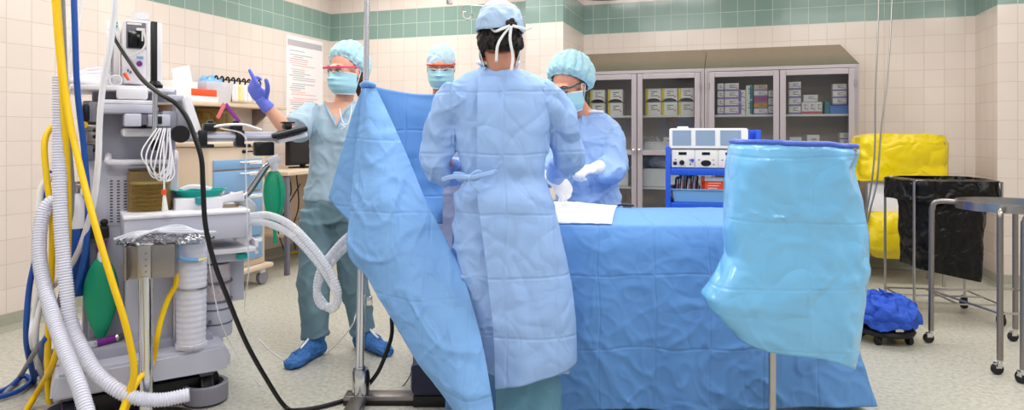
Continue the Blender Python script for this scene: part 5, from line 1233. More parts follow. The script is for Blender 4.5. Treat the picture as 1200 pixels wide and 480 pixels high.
# white cloth over the patient's chest
o = thing('white_towel', 'white cloth laid over the blue drape beside the surgeon hand', 'cloth', TB)
def top_uv(px, py):
    lo = None
    best = None
    for i in range(61):
        v = .2 + .262 * i / 60
        for j in range(61):
            u = .15 + .45 * j / 60; p = drape_pt(u, v); w = Matrix.Rotation(TB.r, 3, 'Z') @ p + TB.o
            dx, dy, dz = w.x, w.y, w.z - CAMH; zc = -dx * SN + dy * CS; X_ = 600 + F * (dx * CS + dy * SN) / zc; Y_ = HOR - F * dz / zc
            e = (X_ - px) ** 2 + (Y_ - py) ** 2
            if best is None or e < best[0]: best = (e, u, v)
    return best[1], best[2]
cu = [top_uv(600, 246), top_uv(724, 242), top_uv(716, 264), top_uv(600, 262)]
def towel(u, v):
    a = (cu[0][0] + (cu[1][0] - cu[0][0]) * u, cu[0][1] + (cu[1][1] - cu[0][1]) * u); b = (cu[3][0] + (cu[2][0] - cu[3][0]) * u, cu[3][1] + (cu[2][1] - cu[3][1]) * u)
    p = drape_pt(a[0] + (b[0] - a[0]) * v, a[1] + (b[1] - a[1]) * v); return p + Vector((0, -.002 if v > .9 else 0, .006 + .003 * abs(nz(u * 7, v * 6))))
bm = B(); grid(bm, towel, 40, 22); obj('towel_sheet', bm, MT['white_cloth'], o, mods=[solid(.004, 0)])
# small dark clamp on the towel
pt = TB.w(652, 236, 3.2); u_, v_ = top_uv(660, 240); pt = drape_pt(u_, v_) + Vector((0, 0, .016))
o = thing('towel_clip', 'small dark violet clip on the white cloth below the gloved hand', 'clip', TB)
bm = B(); tube(bm, [pt + Vector((-.05, -.01, 0)), pt, pt + Vector((.06, .0, .0))], .005, n=8); obj('clip_jaw', bm, MT['darkblue'], o)
bm = B(); tube(bm, [pt + Vector((-.05, .02, .001)), pt + Vector((0, .004, .003)), pt + Vector((.05, -.03, .001))], .005, n=8); obj('clip_handle', bm, MT['darkblue'], o)
pt = drape_pt(*top_uv(731, 244)) + Vector((0, 0, .012))
o = thing('drape_fastener', 'small blue fastener at the far corner of the white cloth', 'clip', TB)
bm = B(); tube(bm, [pt + Vector((-.03, 0, 0)), pt + Vector((0, .004, .004)), pt + Vector((.05, 0, 0))], .005, n=8); obj('fastener_wire', bm, MT['darkblue'], o)
# ---------------------------------------------------------------- blue screen drape slung from the drip pole
SC = Fr(480, 3.0, 0.0)
o = thing('screen_drape', 'blue screen drape slung from the drip pole and sweeping down to the floor', 'drape', SC)
w3 = lambda pts: [SC.w(*p) for p in pts]
A = w3([(425, 103, 2.965), (420, 150, 2.93), (414, 200, 2.88), (410, 250, 2.82), (408, 298, 2.76), (430, 326, 2.70), (455, 367, 2.62), (482, 411, 2.54), (513, 456, 2.46), (549, 506, 2.4)])
Bq = w3([(441, 104, 2.965), (456, 135, 2.93), (474, 175, 2.87), (496, 228, 2.78), (520, 275, 2.68), (543, 322, 2.58), (556, 365, 2.50), (566, 405, 2.44), (574, 450, 2.38), (582, 506, 2.34)])
def scr(u, v):
    a, b = polyline(A, v), polyline(Bq, v); p = a.lerp(b, u)
    bow = -.10 * math.sin(u * PI) * min(1, v * 3) * (1 - .35 * v)
    f = .016 * nz(p.x * 5 + p.z * 4, p.z * 3 - p.x * 5, 2.0) + .013 * (wrk(p.x, 5.0, p.z) - .3)
    return p + Vector((0, bow - f * min(1, v * 4), 0))
bm = B(); grid(bm, scr, 80, 160); obj('front_sheet', bm, MT['screen'], o, mods=[solid(.0015, 0)])
A2 = w3([(425, 103, 2.975), (413, 135, 3.0), (402, 172, 3.04), (385, 231, 3.08)])
B2 = w3([(430, 105, 2.98), (426, 155, 2.99), (422, 210, 2.97), (416, 264, 2.92)])
def flap(u, v):
    p = polyline(A2, v).lerp(polyline(B2, v), u)
    return p + Vector((0, .012 * nz(p.x * 8, p.z * 5, 1) - .03 * math.sin(u * PI) * v, 0))
bm = B(); grid(bm, flap, 20, 40); obj('side_flap', bm, MT['screen'], o, mods=[solid(.0015, 0)])
A3 = w3([(438, 101, 2.98), (436, 140, 2.99), (440, 180, 3.0), (450, 215, 3.0), (470, 240, 3.0), (500, 262, 3.0)])
B3 = w3([(520, 110, 3.15), (520, 145, 3.15), (520, 185, 3.15), (520, 215, 3.15), (519, 232, 3.14), (519, 262, 3.14)])
def back(u, v):
    p = polyline(A3, v).lerp(polyline(B3, v), u)
    sag = -.012 * math.sin(u * PI) * (1 - v)
    return p + Vector((0, .02 * nz(p.x * 6, p.z * 9, 4) + .03 * math.sin(u * PI) , sag))
bm = B(); grid(bm, back, 40, 50); obj('rear_sheet', bm, MT['drape'], o, mods=[solid(.0015, 0)])
A4 = w3([(484, 205, 3.02), (496, 250, 3.02), (512, 300, 3.02), (535, 360, 3.02), (552, 430, 3.02)])
B4 = w3([(520, 205, 3.14), (522, 250, 3.14), (530, 300, 3.14), (552, 360, 3.12), (575, 430, 3.1)])
bm = B(); grid(bm, lambda u, v: polyline(A4, v).lerp(polyline(B4, v), u) + Vector((0, .02 * math.sin(u * 9) , 0)), 20, 40)
if False: obj('inner_fold', bm, MT['drape'], o, mods=[solid(.0015, 0)])
else: bm.free()
bm = B(); c = SC.w(430, 103, 2.965); tube(bm, [c + Vector((-.024, .0, .012)), c + Vector((0, -.02, .02)), c + Vector((.03, .0, .012)), c + Vector((.0, .028, .01)), c + Vector((-.024, 0, .012))], .011, n=10); obj('knot', bm, MT['screen'], o)
# ---------------------------------------------------------------- people
def rotz(a): return Matrix.Rotation(a, 3, 'Z')
def rotx(a): return Matrix.Rotation(a, 3, 'X')
def roty(a): return Matrix.Rotation(a, 3, 'Y')
class Head:
    """adult head, face towards -y before turning; c = centre between the ears at eye height"""
    def __init__(s, c, yaw=0.0, pitch=0.0, roll=0.0, k=1.0):
        s.c = Vector(c); s.R = rotz(yaw) @ rotx(pitch) @ roty(roll); s.k = k
    def __call__(s, x, y, z): return s.c + s.R @ (Vector((x, y, z)) * s.k)
    def skin(s, bm):
        e = lambda c, r: ellip(bm, s(*c), tuple(q * s.k for q in r), s.R, n=24, m=16)
        e((0, .02, .035), (.074, .094, .088)); e((0, -.028, -.03), (.060, .062, .085)); e((0, -.045, -.085), (.036, .036, .03)); e((0, -.005, -.06), (.058, .055, .05))
        e((0, -.075, .022), (.05, .02, .014)); e((-.036, -.058, -.03), (.02, .02, .02)); e((.036, -.058, -.03), (.02, .02, .02))
        tube(bm, [s(0, -.082, .012), s(0, -.1, -.012), s(0, -.108, -.03)], [.008 * s.k, .010 * s.k, .014 * s.k], n=12)
        for q in (-1, 1):
            e((q * .012, -.094, -.034), (.010, .012, .009)); e((q * .031, -.075, .0), (.0165, .014, .0125)); e((q * .076, .012, -.008), (.010, .020, .032))
        e((0, -.086, -.064), (.024, .012, .012))
    def neck(s, bm, base, r0=.055, r1=.062):
        tube(bm, [s(0, .018, -.05), (s(0, .02, -.09) * .5 + Vector(base) * .5), Vector(base)], [r0, r0, r1], n=20)
    def face(s, parent, closed=False, brow='hair2'):
        for q in (-1, 1):
            n_ = 'eye'
            if not closed:
                bm = B(); ellip(bm, s(q * .031, -.0795, .0), .0125 * s.k, n=16, m=12); ey = obj(n_, bm, MT['eyew'], parent)
                bm = B(); ellip(bm, s(q * .031 - .002, -.0885, -.001), .0062 * s.k, n=12, m=8); obj('iris', bm, MT['iris'], ey)
            bm = B(); tube(bm, [s(q * .016, -.088, .0 if closed else .006), s(q * .031, -.0945, -.006 if closed else .0105), s(q * .046, -.083, .0 if closed else .005)], .0022 * s.k, n=6); obj('eyelashes', bm, MT['lash'], parent)
            bm = B(); tube(bm, [s(q * .014, -.094, .024), s(q * .032, -.094, .0295), s(q * .05, -.082, .024)], [.0028 * s.k, .0036 * s.k, .002 * s.k], n=8); obj('eyebrow', bm, MT[brow], parent)
    def mask(s, parent, top=-.006):
        def f(u, v):
            a = (u - .5) * 2; th = a * 1.45; z = top + (-.118 - top) * v - .012 * abs(a) * (v - .5) - .018 * a * a * (1 - v)
            rx = .081 - .006 * v - .05 * max(0, v - .65); ry = .108 + .026 * math.sin(PI * min(1, v * 1.05)) * math.cos(th) ** 2 - .02 * v * v
            if v < .3: ry += .012 * math.exp(-(a / .16) ** 2)
            if v > .8: ry -= (v - .8) * .09
            pl = .0025 * math.sin(v * 4 * 2 * PI) * (1 - a * a) * (.15 < v < .85)
            return s(rx * math.sin(th), .016 - (ry + pl) * math.cos(th) - .014 * (1 - abs(a)) * .3, z)
        bm = B(); V = grid(bm, f, 36, 24)
        m = obj('face_mask', bm, MT['mask'], parent, mods=[solid(.002 * s.k, 1)])
        for v0 in (0.0, 1.0):
            bm = B(); tube(bm, [f(i / 20, v0) + s.R @ Vector((0, -.002, 0)) for i in range(21)], .0035 * s.k, n=8, per=2); obj('mask_edge', bm, MT['maskw'], m)
        for q in (0.0, 1.0):
            g = -1 if q == 0 else 1
            bm = B(); tube(bm, [f(q, .06), s(g * .083, .0, .012), s(g * .086, .03, .0), s(g * .083, .016, -.04), f(q, .92)], .0022 * s.k, n=6); obj('ear_loop', bm, MT['maskw'], m)
        return m
    def glasses(s, parent, m, z=.006, full=True):
        bm = B(); pts = [s(-.079, -.035, z + .016), s(-.07, -.088, z + .015), s(-.03, -.112, z + .017), s(0, -.115, z + .016), s(.03, -.112, z + .017), s(.07, -.088, z + .015), s(.079, -.035, z + .016)]
        tube(bm, pts, .0048 * s.k, n=8); g = obj('safety_glasses', bm, MT[m], parent)
        for q in (-1, 1):
            bm = B(); tube(bm, [s(q * .079, -.036, z + .016), s(q * .084, .0, z + .014), s(q * .082, .045, z - .002)], .0042 * s.k, n=8); obj('temple_arm', bm, MT[m], g)
            bm = B(); V = grid(bm, lambda u, v: s(q * (.006 + .062 * u), -.113 + .026 * u ** 2, z + .014 - (.034 - .012 * abs(u - .5) * (v > .5)) * v), 8, 5); obj('lens', bm, MT['lens'], g)
        return g
    def bouffant(s, parent, m='bouff', back=.55, size=(.098, .125, .112), c=(0, .038, .05)):
        R2 = s.R @ rotx(-back)
        def f(u, v):
            a = 2 * PI * u; t = .02 + v * 1.98; puff = 1 + .05 * math.sin(a * 17 + 2 * nz(4 * math.cos(a), 4 * math.sin(a))) * min(1, v * 1.3)
            if v > .88: puff *= 1 - (v - .88) * 1.1
            q = Vector((size[0] * math.sin(t) * math.cos(a), size[1] * math.sin(t) * math.sin(a), size[2] * math.cos(t))) * puff * s.k
            q += Vector((nz(q.x * 40, q.y * 40, q.z * 40), 0, nz(q.x * 40, q.y * 40 + 5, q.z * 40))) * .006
            return s(*c) + R2 @ q
        bm = B(); V = grid(bm, f, 120, 44, closed=True); bm.faces.new(V[0])
        b = obj('bouffant_cap', bm, MT[m], parent, mods=[solid(.002, 1)])
        bm = B(); tube(bm, [V_ for V_ in [f(i / 40, .985) for i in range(41)]], .0045 * s.k, n=8, per=2); obj('elastic_edge', bm, MT[m], b)
        return b
def hand(bm, wrist, d, palm, curls, k=1.0, thumb=(.5, .45), spread=1.0, side=1, fat=1.0):
    """gloved or bare hand: d = direction of the fingers, palm = palm normal, side = +1 thumb on the d x palm side; curls per finger (index..little)"""
    d = Vector(d).normalized(); pn = Vector(palm); pn = (pn - d * pn.dot(d)).normalized(); s_ = d.cross(pn) * side
    wrist = Vector(wrist)
    R = Matrix((s_, d, pn)).transposed()
    pt = lambda x, y, z: wrist + (s_ * x + d * y + pn * z) * k
    ellip(bm, pt(0, .05, 0), (.039 * k, .052 * k, .016 * k), R, n=20, m=14); ellip(bm, pt(.004, .078, 0), (.040 * k, .022 * k, .013 * k), R, n=20, m=12); ellip(bm, pt(.022, .032, .008), (.02 * k, .032 * k, .014 * k), R, n=16, m=10)
    tube(bm, [pt(0, -.03, 0), pt(0, .02, 0)], [.027 * k, .028 * k], n=16)
    tips = []
    for i, (x, L_, r) in enumerate(((.028, .074, .0094), (.0095, .082, .0098), (-.0095, .076, .0094), (-.027, .06, .0084))):
        c = curls[i]; a = 0.0; p = Vector((x, .088 - .006 * abs(i - 1.3), 0)); pts = [Vector((x * .9, .06, 0)), p]; sp = (x * 2.2) * spread
        for seg, fr_ in enumerate((.45, .31, .24)):
            a += c * (.75, 1.0, .7)[seg]
            p = p + Vector((sp * math.cos(a) * L_ * fr_ , L_ * fr_ * math.cos(a), L_ * fr_ * math.sin(a))); pts.append(p)
        Q = [pt(*q) for q in pts]; r *= fat; tube(bm, Q, [r * 1.08 * k, r * 1.06 * k, r * k, r * .94 * k, r * .8 * k], n=12, per=4); ellip(bm, Q[-1], r * .8 * k, n=10, m=8); tips.append(Q[-1])
    o_, cl = thumb
    p0 = Vector((.024, .018, .004)); p1 = p0 + Vector((.034 * math.sin(o_ + .3), .034 * math.cos(o_ + .3), .014 * cl)); p2 = p1 + Vector((.032 * math.sin(o_), .032 * math.cos(o_), .018 * cl)); p3 = p2 + Vector((.024 * math.sin(o_ - .25), .024 * math.cos(o_ - .25), .018 * cl))
    Q = [pt(*q) for q in (p0, p1, p2, p3)]; tube(bm, Q, [.0135 * k, .012 * k, .0108 * k, .009 * k], n=12, per=4); ellip(bm, Q[-1], .009 * k, n=10, m=8)
def crumple(amp, s1=5, s2=14, stretch=.45, lo=None):
    def f(co, n):
        a = nz(co.x * s1, co.y * s1, co.z * s1 * stretch); b = nz(co.x * s2 + 9, co.y * s2, co.z * s2 * .8); c = abs(nz(co.x * s1 * 1.7 + co.z * 3, co.y * s1 * 1.7, co.z * s1 * 1.3 + 4)) 
        c = .2 + .9 * (wrk(co.x * s1 / 5.5, co.y * s1 / 5.5, co.z * s1 / 5.5) - .3)
        w = 1.0 if lo is None else min(1.0, max(.25, (lo - co.z) * 1.4 + .4))
        return n * amp * w * (a + .45 * b + 1.1 * (c - .2))
    return f
def shoe(bm, heel, d, L_=.29, w=.052):
    d = Vector(d).normalized(); s_ = Vector((-d.y, d.x, 0)); heel = Vector(heel); rings = []
    for t, hw, h in ((0, .6, .075), (.06, .82, .1), (.2, .86, .115), (.38, .84, .11), (.55, .92, .085), (.75, 1.04, .062), (.9, .92, .05), (1, .5, .036)):
        c = heel + d * (t - .2) * L_; ring = []
        for i in range(20):
            a = 2 * PI * i / 20; y = math.sin(a); ring.append(c + s_ * (math.cos(a) * w * hw) + Vector((0, 0, h * (.5 + .5 * y) if y > -.6 else h * .2 * (1 + y) / .4 * .5 + .0)))
        rings.append(ring)
    skin_rings(bm, rings)
# ================================================================ the pointing woman in scrubs
WF = Fr(395, 3.68, 0.0)
w = WF.w
wo = thing('person', 'person in grey teal scrubs pointing with a violet blue gloved hand, pink rimmed glasses', 'person', WF)
hd = Head(w(403.5, 84, 3.66), yaw=-.42, pitch=.06, k=1.0)
nb = Vector((.015, .03, 1.335))
sh_r, el_r, wr_r = Vector((-.155, .02, 1.315)), w(341, 158, 3.50), w(308.5, 120, 3.42)
sh_l, el_l, wr_l = Vector((.185, .03, 1.315)), Vector((.25, .02, 1.05)), Vector((.20, -.13, .88))
hipL, hipR = w(372, 245, 3.68), w(407, 245, 3.7)
kneeL, kneeR = w(369, 322, 3.66), w(413, 318, 3.74); ankL, ankR = w(370, 396, 3.62), w(426, 388, 3.76)
bm = B(); hd.skin(bm); hd.neck(bm, nb, .05, .06)
rings_loft(bm, [((.015, .03, 1.34), .10, .06), ((.015, .03, 1.27), .155, .09), ((.01, .03, 1.12), .135, .095), ((.0, .03, .97), .115, .085), ((-.005, .03, .82), .125, .08), ((-.005, .03, .74), .12, .08)])
limb(bm, [sh_r, sh_r.lerp(el_r, .5), el_r], [.046, .041, .035]); limb(bm, [el_r, el_r.lerp(wr_r, .4), wr_r], [.036, .037, .025])
limb(bm, [sh_l, el_l], [.046, .035]); limb(bm, [el_l, wr_l], [.036, .024]); hand(bm, wr_l, wr_l - el_l, (0, 1, -.2), (.3, .3, .35, .4), .92)
for h_, k_, a_ in ((hipL, kneeL, ankL), (hipR, kneeR, ankR)): limb(bm, [h_, k_, a_], [.06, .055, .036])
hdir = (w(284, 83, 3.38) - wr_r)
me = blend(bm, .0055, 5); obj('body', me, MT['skin'], wo)
hd.face(wo); hd.mask(wo); hd.glasses(wo, 'pink'); hd.bouffant(wo, back=.8, size=(.102, .128, .128), c=(0, .052, .045))
bm = B(); ellip(bm, hd(0, .05, .02), (.078, .08, .09), hd.R, n=24, m=14); tube(bm, [hd(.045, .06, .0), hd(.05, .075, -.08), hd(.05, .07, -.14)], [.045, .045, .015], n=14); obj('hair', blend(bm, .007, 3), MT['hair2'], wo)
bm = B(); hand(bm, wr_r, hdir, (.35, .9, .1), (.04, .95, 1.15, 1.2), 1.1, thumb=(.75, -.2), side=-1 if hdir.normalized().cross(Vector((.35, .9, .1))).x < 0 else 1); tube(bm, [wr_r.lerp(el_r, .2), wr_r], [.036, .030], n=18)
obj('glove', blend(bm, .0036, 3), MT['glove'], wo)
# scrub top
bm = B()
rings_loft(bm, [((.015, .03, 1.372), .085, .055), ((.015, .03, 1.345), .135, .075), ((.013, .03, 1.30), .178, .1), ((.005, .02, 1.2), .165, .118), ((.0, .02, 1.08), .148, .115), ((-.002, .02, .98), .15, .11), ((-.006, .02, .88), .172, .122), ((-.008, .02, .835), .18, .126)])
e2 = sh_r.lerp(el_r, .82); tube(bm, [sh_r + Vector((.03, 0, .005)), sh_r.lerp(el_r, .45), e2], [.068, .074, .082], n=22)
tube(bm, [sh_l + Vector((-.03, 0, .005)), sh_l.lerp(el_l, .45), sh_l.lerp(el_l, .8)], [.068, .074, .08], n=22)
obj('scrub_top', blend(bm, .008, 5, crumple(.011, 6, 16)), MT['scrub'], wo)
def vline(zt_, h_):
    pass
bm = B(); q = hd.R @ Vector((0, -1, 0)); c0 = Vector((.015, -.055, 1.27))
tube(bm, [Vector((-.065, -.01, 1.372)), Vector((-.03, -.06, 1.32)), Vector((.02, -.088, 1.235)), Vector((.055, -.065, 1.32)), Vector((.095, -.01, 1.372))], .009, n=8, smooth=False); obj('neckline_band', bm, MT['scrub'], wo)
bm = B(); prism(bm, [Vector((-.058, -.034, 1.37)), Vector((-.03, -.06, 1.32)), Vector((.02, -.089, 1.24)), Vector((.055, -.065, 1.32)), Vector((.085, -.034, 1.37))], (0, .03, 0)); obj('chest_skin', bm, MT['skin'], wo)
bm = B(); tube(bm, [Vector((.04, -.1, 1.33)), Vector((.06, -.112, 1.26)), Vector((.085, -.112, 1.25)), Vector((.1, -.105, 1.30)), Vector((.105, -.1, 1.36))], .0028, n=6); tube(bm, [Vector((.05, -.112, 1.25)), Vector((.07, -.115, 1.235)), Vector((.05, -.115, 1.22))], .0028, n=6); obj('loose_mask_tie', bm, MT['ribbon'], wo)
bm = B(); rings_loft(bm, [((-.006, .02, .90), .15, .1), ((-.006, .02, .82), .172, .115), ((-.004, .02, .72), .178, .112)])
for h_, k_, a_ in ((hipL, kneeL, ankL), (hipR, kneeR, ankR)): tube(bm, [h_, h_.lerp(k_, .5), k_, k_.lerp(a_, .55), a_ + Vector((0, 0, .0))], [.1, .092, .083, .078, .074], n=24)
obj('scrub_trousers', blend(bm, .009, 4, crumple(.013, 5, 13, .5)), MT['pants'], wo)
for a_, d_ in ((ankL, (-.35, -1, 0)), (ankR, (.75, -.65, 0))):
    bm = B(); shoe(bm, (a_.x, a_.y, 0), d_); tube(bm, [Vector((a_.x, a_.y, .05)), Vector((a_.x, a_.y, .13))], [.05, .05], n=18)
    sh = obj('shoe_cover', blend(bm, .007, 2, crumple(.006, 20, 40, 1)), MT['shoe'], wo)
    d2 = Vector(d_).normalized(); bm = B(); tube(bm, [Vector((a_.x, a_.y, .12)) + d2 * .052, Vector((a_.x, a_.y, .105)) + d2 * .075, Vector((a_.x, a_.y, .08)) + d2 * .13], .006, n=6); obj('tie_tape', bm, MT['ribbon'], sh)
# ================================================================ person at the back
PF_ = Fr(517, 4.15, 0.0); w = PF_.w
po = thing('person', 'person behind the blue screen in a pale aqua cap and red rimmed glasses, looking down', 'person', PF_)
hd = Head(w(516.5, 79, 4.12), yaw=.02, pitch=.22, k=1.02)
bm = B(); hd.skin(bm); hd.neck(bm, (0, .05, 1.41), .056, .066)
rings_loft(bm, [((0, .05, 1.40), .07, .05), ((0, .05, 1.31), .15, .08), ((0, .05, 1.1), .16, .1), ((0, .05, .9), .15, .1), ((0, .05, .8), .14, .09)])
for s_ in (-1, 1):
    sh_, el_, wr_ = Vector((s_ * .165, .05, 1.33)), Vector((s_ * .25, .0, 1.1)), Vector((s_ * .12, -.2, 1.0))
    limb(bm, [sh_, el_], [.044, .042]); limb(bm, [el_, wr_], [.042, .028]); hand(bm, wr_, wr_ - el_, (0, 0, -1), (.3, .35, .4, .4), side=s_)
    limb(bm, [Vector((s_ * .09, .05, .85)), Vector((s_ * .1, .04, .48)), Vector((s_ * .1, .06, .08))], [.085, .06, .04])
obj('body', blend(bm, .0065, 4), MT['skin2'], po)
hd.face(po, closed=True, brow='hair'); hd.mask(po, top=.0); hd.glasses(po, 'redf', z=.012)
def capf(u, v, hd=hd):
    a = 2 * PI * u; t = v * PI / 2
    r = math.sin(t); q = (.083 * r * math.cos(a) * (1 + .02 * math.sin(a * 9)), .03 + .103 * r * math.sin(a), .03 + .012 * math.sin(a) * v + .105 * math.cos(t) ** .8)
    return hd(*q) + Vector((nz(q[0] * 40, q[1] * 40, q[2] * 30), 0, nz(q[0] * 40, 5, q[2] * 30))) * .004
bm = B(); V = grid(bm, capf, 64, 24, closed=True); bmesh.ops.remove_doubles(bm, verts=bm.verts[:], dist=.0006); c_ = obj('scrub_cap', bm, MT['cap2'], po, mods=[solid(.003, 1)])
bm = B(); tube(bm, [capf(i / 32, .99) for i in range(33)], .005, n=8, per=2); obj('cap_edge', bm, MT['cap2'], c_)
bm = B(); ellip(bm, hd(0, .06, -.02), (.075, .06, .07), hd.R, n=24, m=14); obj('hair', bm, MT['hair'], po)
bm = B(); rings_loft(bm, [((0, .05, 1.405), .1, .08), ((0, .05, 1.36), .21, .115), ((0, .05, 1.1), .2, .14), ((0, .05, .9), .2, .15), ((0, .05, .45), .24, .18), ((0, .05, .3), .25, .18)])
for s_ in (-1, 1): tube(bm, [Vector((s_ * .18, .05, 1.35)), Vector((s_ * .255, .0, 1.1)), Vector((s_ * .13, -.18, 1.01))], [.08, .075, .055], n=20)
obj('gown', blend(bm, .01, 4, crumple(.014, 5, 13, .4)), MT['lav'], po)
for s_ in (-1, 1):
    bm = B(); shoe(bm, (s_ * .1, .06, 0), (s_ * .2, -1, 0)); tube(bm, [Vector((s_ * .1, .06, .05)), Vector((s_ * .1, .06, .14))], .05, n=16); obj('shoe_cover', blend(bm, .009, 2), MT['shoe'], po)
# ================================================================ assistant at the right
AF = Fr(690, 3.62, 0.0); w = AF.w
ao = thing('person', 'person in a blue gown and aqua bouffant cap bending over the table, dark rimmed glasses', 'person', AF)
hd = Head(w(665.5, 102, 3.56), yaw=-.62, pitch=.34, roll=.0, k=1.02)
nb = Vector((.0, .06, 1.27))
bm = B(); hd.skin(bm); hd.neck(bm, nb, .054, .062)
rings_loft(bm, [((.01, .06, 1.27), .07, .05), ((.01, .06, 1.2), .12, .08), ((.0, .06, 1.05), .13, .09), ((.0, .06, .9), .13, .09), ((.0, .06, .8), .13, .09), ((.0, .06, .74), .12, .09)])
shl, ell, wrl = Vector((.13, .05, 1.225)), w(716, 192, 3.53), w(698, 197, 3.38)
shr, elr, wrr = Vector((-.13, .03, 1.225)), Vector((-.22, -.1, 1.0)), w(672, 204, 3.36)
limb(bm, [shl, ell], [.044, .038]); limb(bm, [ell, wrl], [.038, .026]); limb(bm, [shr, elr], [.044, .038]); limb(bm, [elr, wrr + Vector((-.16, .1, -.02))], [.038, .026])
for s_ in (-1, 1): limb(bm, [Vector((s_ * .08, .06, .8)), Vector((s_ * .1, .06, .45)), Vector((s_ * .1, .06, .08))], [.085, .06, .04])
obj('body', blend(bm, .006, 4), MT['skin3'], ao)
hd.face(ao, closed=True, brow='hair2'); hd.mask(ao, top=-.012); hd.glasses(ao, 'greenf', z=.006)
hd.bouffant(ao, back=.72, size=(.116, .138, .128), c=(0, .055, .05))
bm = B(); ellip(bm, hd(0, .07, .01), (.072, .06, .07), hd.R, n=20, m=12); obj('hair', bm, MT['hair2'], ao)
bm = B(); hand(bm, wrl, w(672, 200, 3.3) - wrl, (-.1, .5, -1), (.95, 1.05, 1.1, 1.15), 1.0, thumb=(.25, .6), side=-1, fat=1.25, spread=.2); tube(bm, [wrl + (ell - wrl).normalized() * .05, wrl], [.036, .032], n=18); obj('glove', blend(bm, .0042, 3), MT['wglove'], ao)
wr2 = wrr + Vector((-.16, .1, -.02)); bm = B(); hand(bm, wr2, Vector((.8, -.3, -.35)), (-.2, -.1, -1), (.4, .4, .45, .5), 1.0, thumb=(.4, .4), side=1); tube(bm, [wr2 + (elr - wr2).normalized() * .05, wr2], [.036, .032], n=18); obj('glove', blend(bm, .0042, 3), MT['wglove'], ao)
bm = B()
rings_loft(bm, [((.005, .06, 1.318), .075, .065), ((.01, .06, 1.285), .125, .085), ((.01, .06, 1.235), .17, .115), ((.0, .05, 1.1), .165, .14), ((.0, .04, .95), .16, .15), ((.0, .05, .82), .17, .155), ((.0, .06, .5), .22, .18), ((.0, .06, .3), .24, .19)])
tube(bm, [shl + Vector((-.03, 0, -.01)), shl.lerp(ell, .55) + Vector((.01, 0, 0)), ell + Vector((.005, -.01, -.025)), ell.lerp(wrl, .55) + Vector((0, 0, -.012)), wrl + (ell - wrl).normalized() * .05], [.082, .078, .078, .066, .046], n=24, per=6)
tube(bm, [shr + Vector((.03, 0, -.01)), shr.lerp(elr, .5), elr, elr.lerp(wr2, .6), wr2 + (elr - wr2).normalized() * .05], [.085, .082, .08, .06, .045], n=24, per=6)
obj('gown', blend(bm, .0085, 4, crumple(.02, 6, 15, .5)), MT['gown2'], ao)
bm = B(); tube(bm, [Vector((.005 + .078 * math.cos(a), .06 + .068 * math.sin(a), 1.317)) for a in [2 * PI * i / 20 for i in range(21)]], .007, n=8, per=2); obj('gown_collar', bm, MT['cuff'], ao)
for s_ in (-1, 1):
    bm = B(); shoe(bm, (s_ * .1, .06, 0), (s_ * .2, -1, 0)); tube(bm, [Vector((s_ * .1, .06, .05)), Vector((s_ * .1, .06, .3))], .05, n=16); obj('shoe_cover', blend(bm, .009, 2), MT['shoe'], ao)
# ================================================================ the surgeon, seen from behind
SF = Fr(600, 2.62, 0.0); w = SF.w
so = thing('person', 'person seen from behind in a pale blue tied gown and cap with white ties', 'person', SF)
hd = Head(w(585, 43, 2.60), yaw=PI + .12, pitch=.12, k=1.0)
nb = w(588, 78, 2.61) + Vector((0, .03, 0))
bm = B(); hd.skin(bm); hd.neck(bm, nb, .057, .066)
rings_loft(bm, [((-.04, .03, 1.44), .09, .05), ((-.045, .03, 1.36), .17, .08), ((-.045, .03, 1.15), .16, .11), ((-.035, .03, 1.0), .15, .11), ((-.01, .03, .85), .16, .11), ((0, .03, .76), .15, .1)])
shl, ell, wrl = w(528, 112, 2.62), w(513, 193, 2.66), w(560, 206, 2.98)
shr, elr, wrr = w(640, 112, 2.62), w(670, 184, 2.72), w(648, 208, 2.98)
limb(bm, [shl, ell], [.048, .042]); limb(bm, [ell, wrl], [.042, .028]); limb(bm, [shr, elr], [.048, .042]); limb(bm, [elr, wrr], [.042, .028])
lg = [(w(592, 300, 2.64), w(606, 410, 2.62), w(606, 497, 2.62)), (w(628, 300, 2.64), w(632, 410, 2.62), w(634, 497, 2.62))]
for h_, k_, a_ in lg: limb(bm, [h_, k_, a_], [.085, .06, .042])
obj('body', blend(bm, .006, 4), MT['skin3'], so)
hd.face(so, closed=False, brow='hair'); hd.mask(so)
def hairdisp(co, n): return n * (.010 * nz(co.x * 60, co.y * 60, co.z * 30) + .008 * nz(co.x * 120, co.y * 120, co.z * 50))
bm = B(); ellip(bm, hd(0, .035, .0), (.08, .08, .066), hd.R, n=28, m=16); ellip(bm, hd(0, .06, -.035), (.06, .04, .034), hd.R, n=24, m=14); ellip(bm, hd(.066, .04, -.03), (.02, .032, .034), hd.R); ellip(bm, hd(-.066, .04, -.03), (.02, .032, .034), hd.R)
for i in range(26):
    a = (i / 25 - .5) * 2.2; tube(bm, [hd(.082 * math.sin(a), .03 + .08 * math.cos(a), -.03), hd(.088 * math.sin(a), .03 + .083 * math.cos(a), -.042), hd(.092 * math.sin(a) + .01 * random.uniform(-1, 1), .03 + .084 * math.cos(a), -.055 - .02 * random.random())], [.012, .010, .004], n=8, per=4)
obj('hair', blend(bm, .0045, 1, hairdisp), MT['hair'], so)
def capf2(u, v, hd=hd):
    a = 2 * PI * u; t = v * PI / 2; r = math.sin(t) ** .85
    q = (.088 * r * math.cos(a), .025 + .108 * r * math.sin(a), .012 - .014 * math.sin(a) + .128 * math.cos(t) ** .75)
    return hd(*q) + Vector((nz(q[0] * 30, q[1] * 30, q[2] * 30), nz(q[0] * 30, 7, q[2] * 30), nz(q[0] * 30, 3, q[2] * 20))) * .006
bm = B(); grid(bm, lambda u, v: capf2(u, .60 + .40 * v), 72, 18, closed=True); cp = obj('surgeon_cap', bm, MT['cap'], so, mods=[solid(.003, 1)])
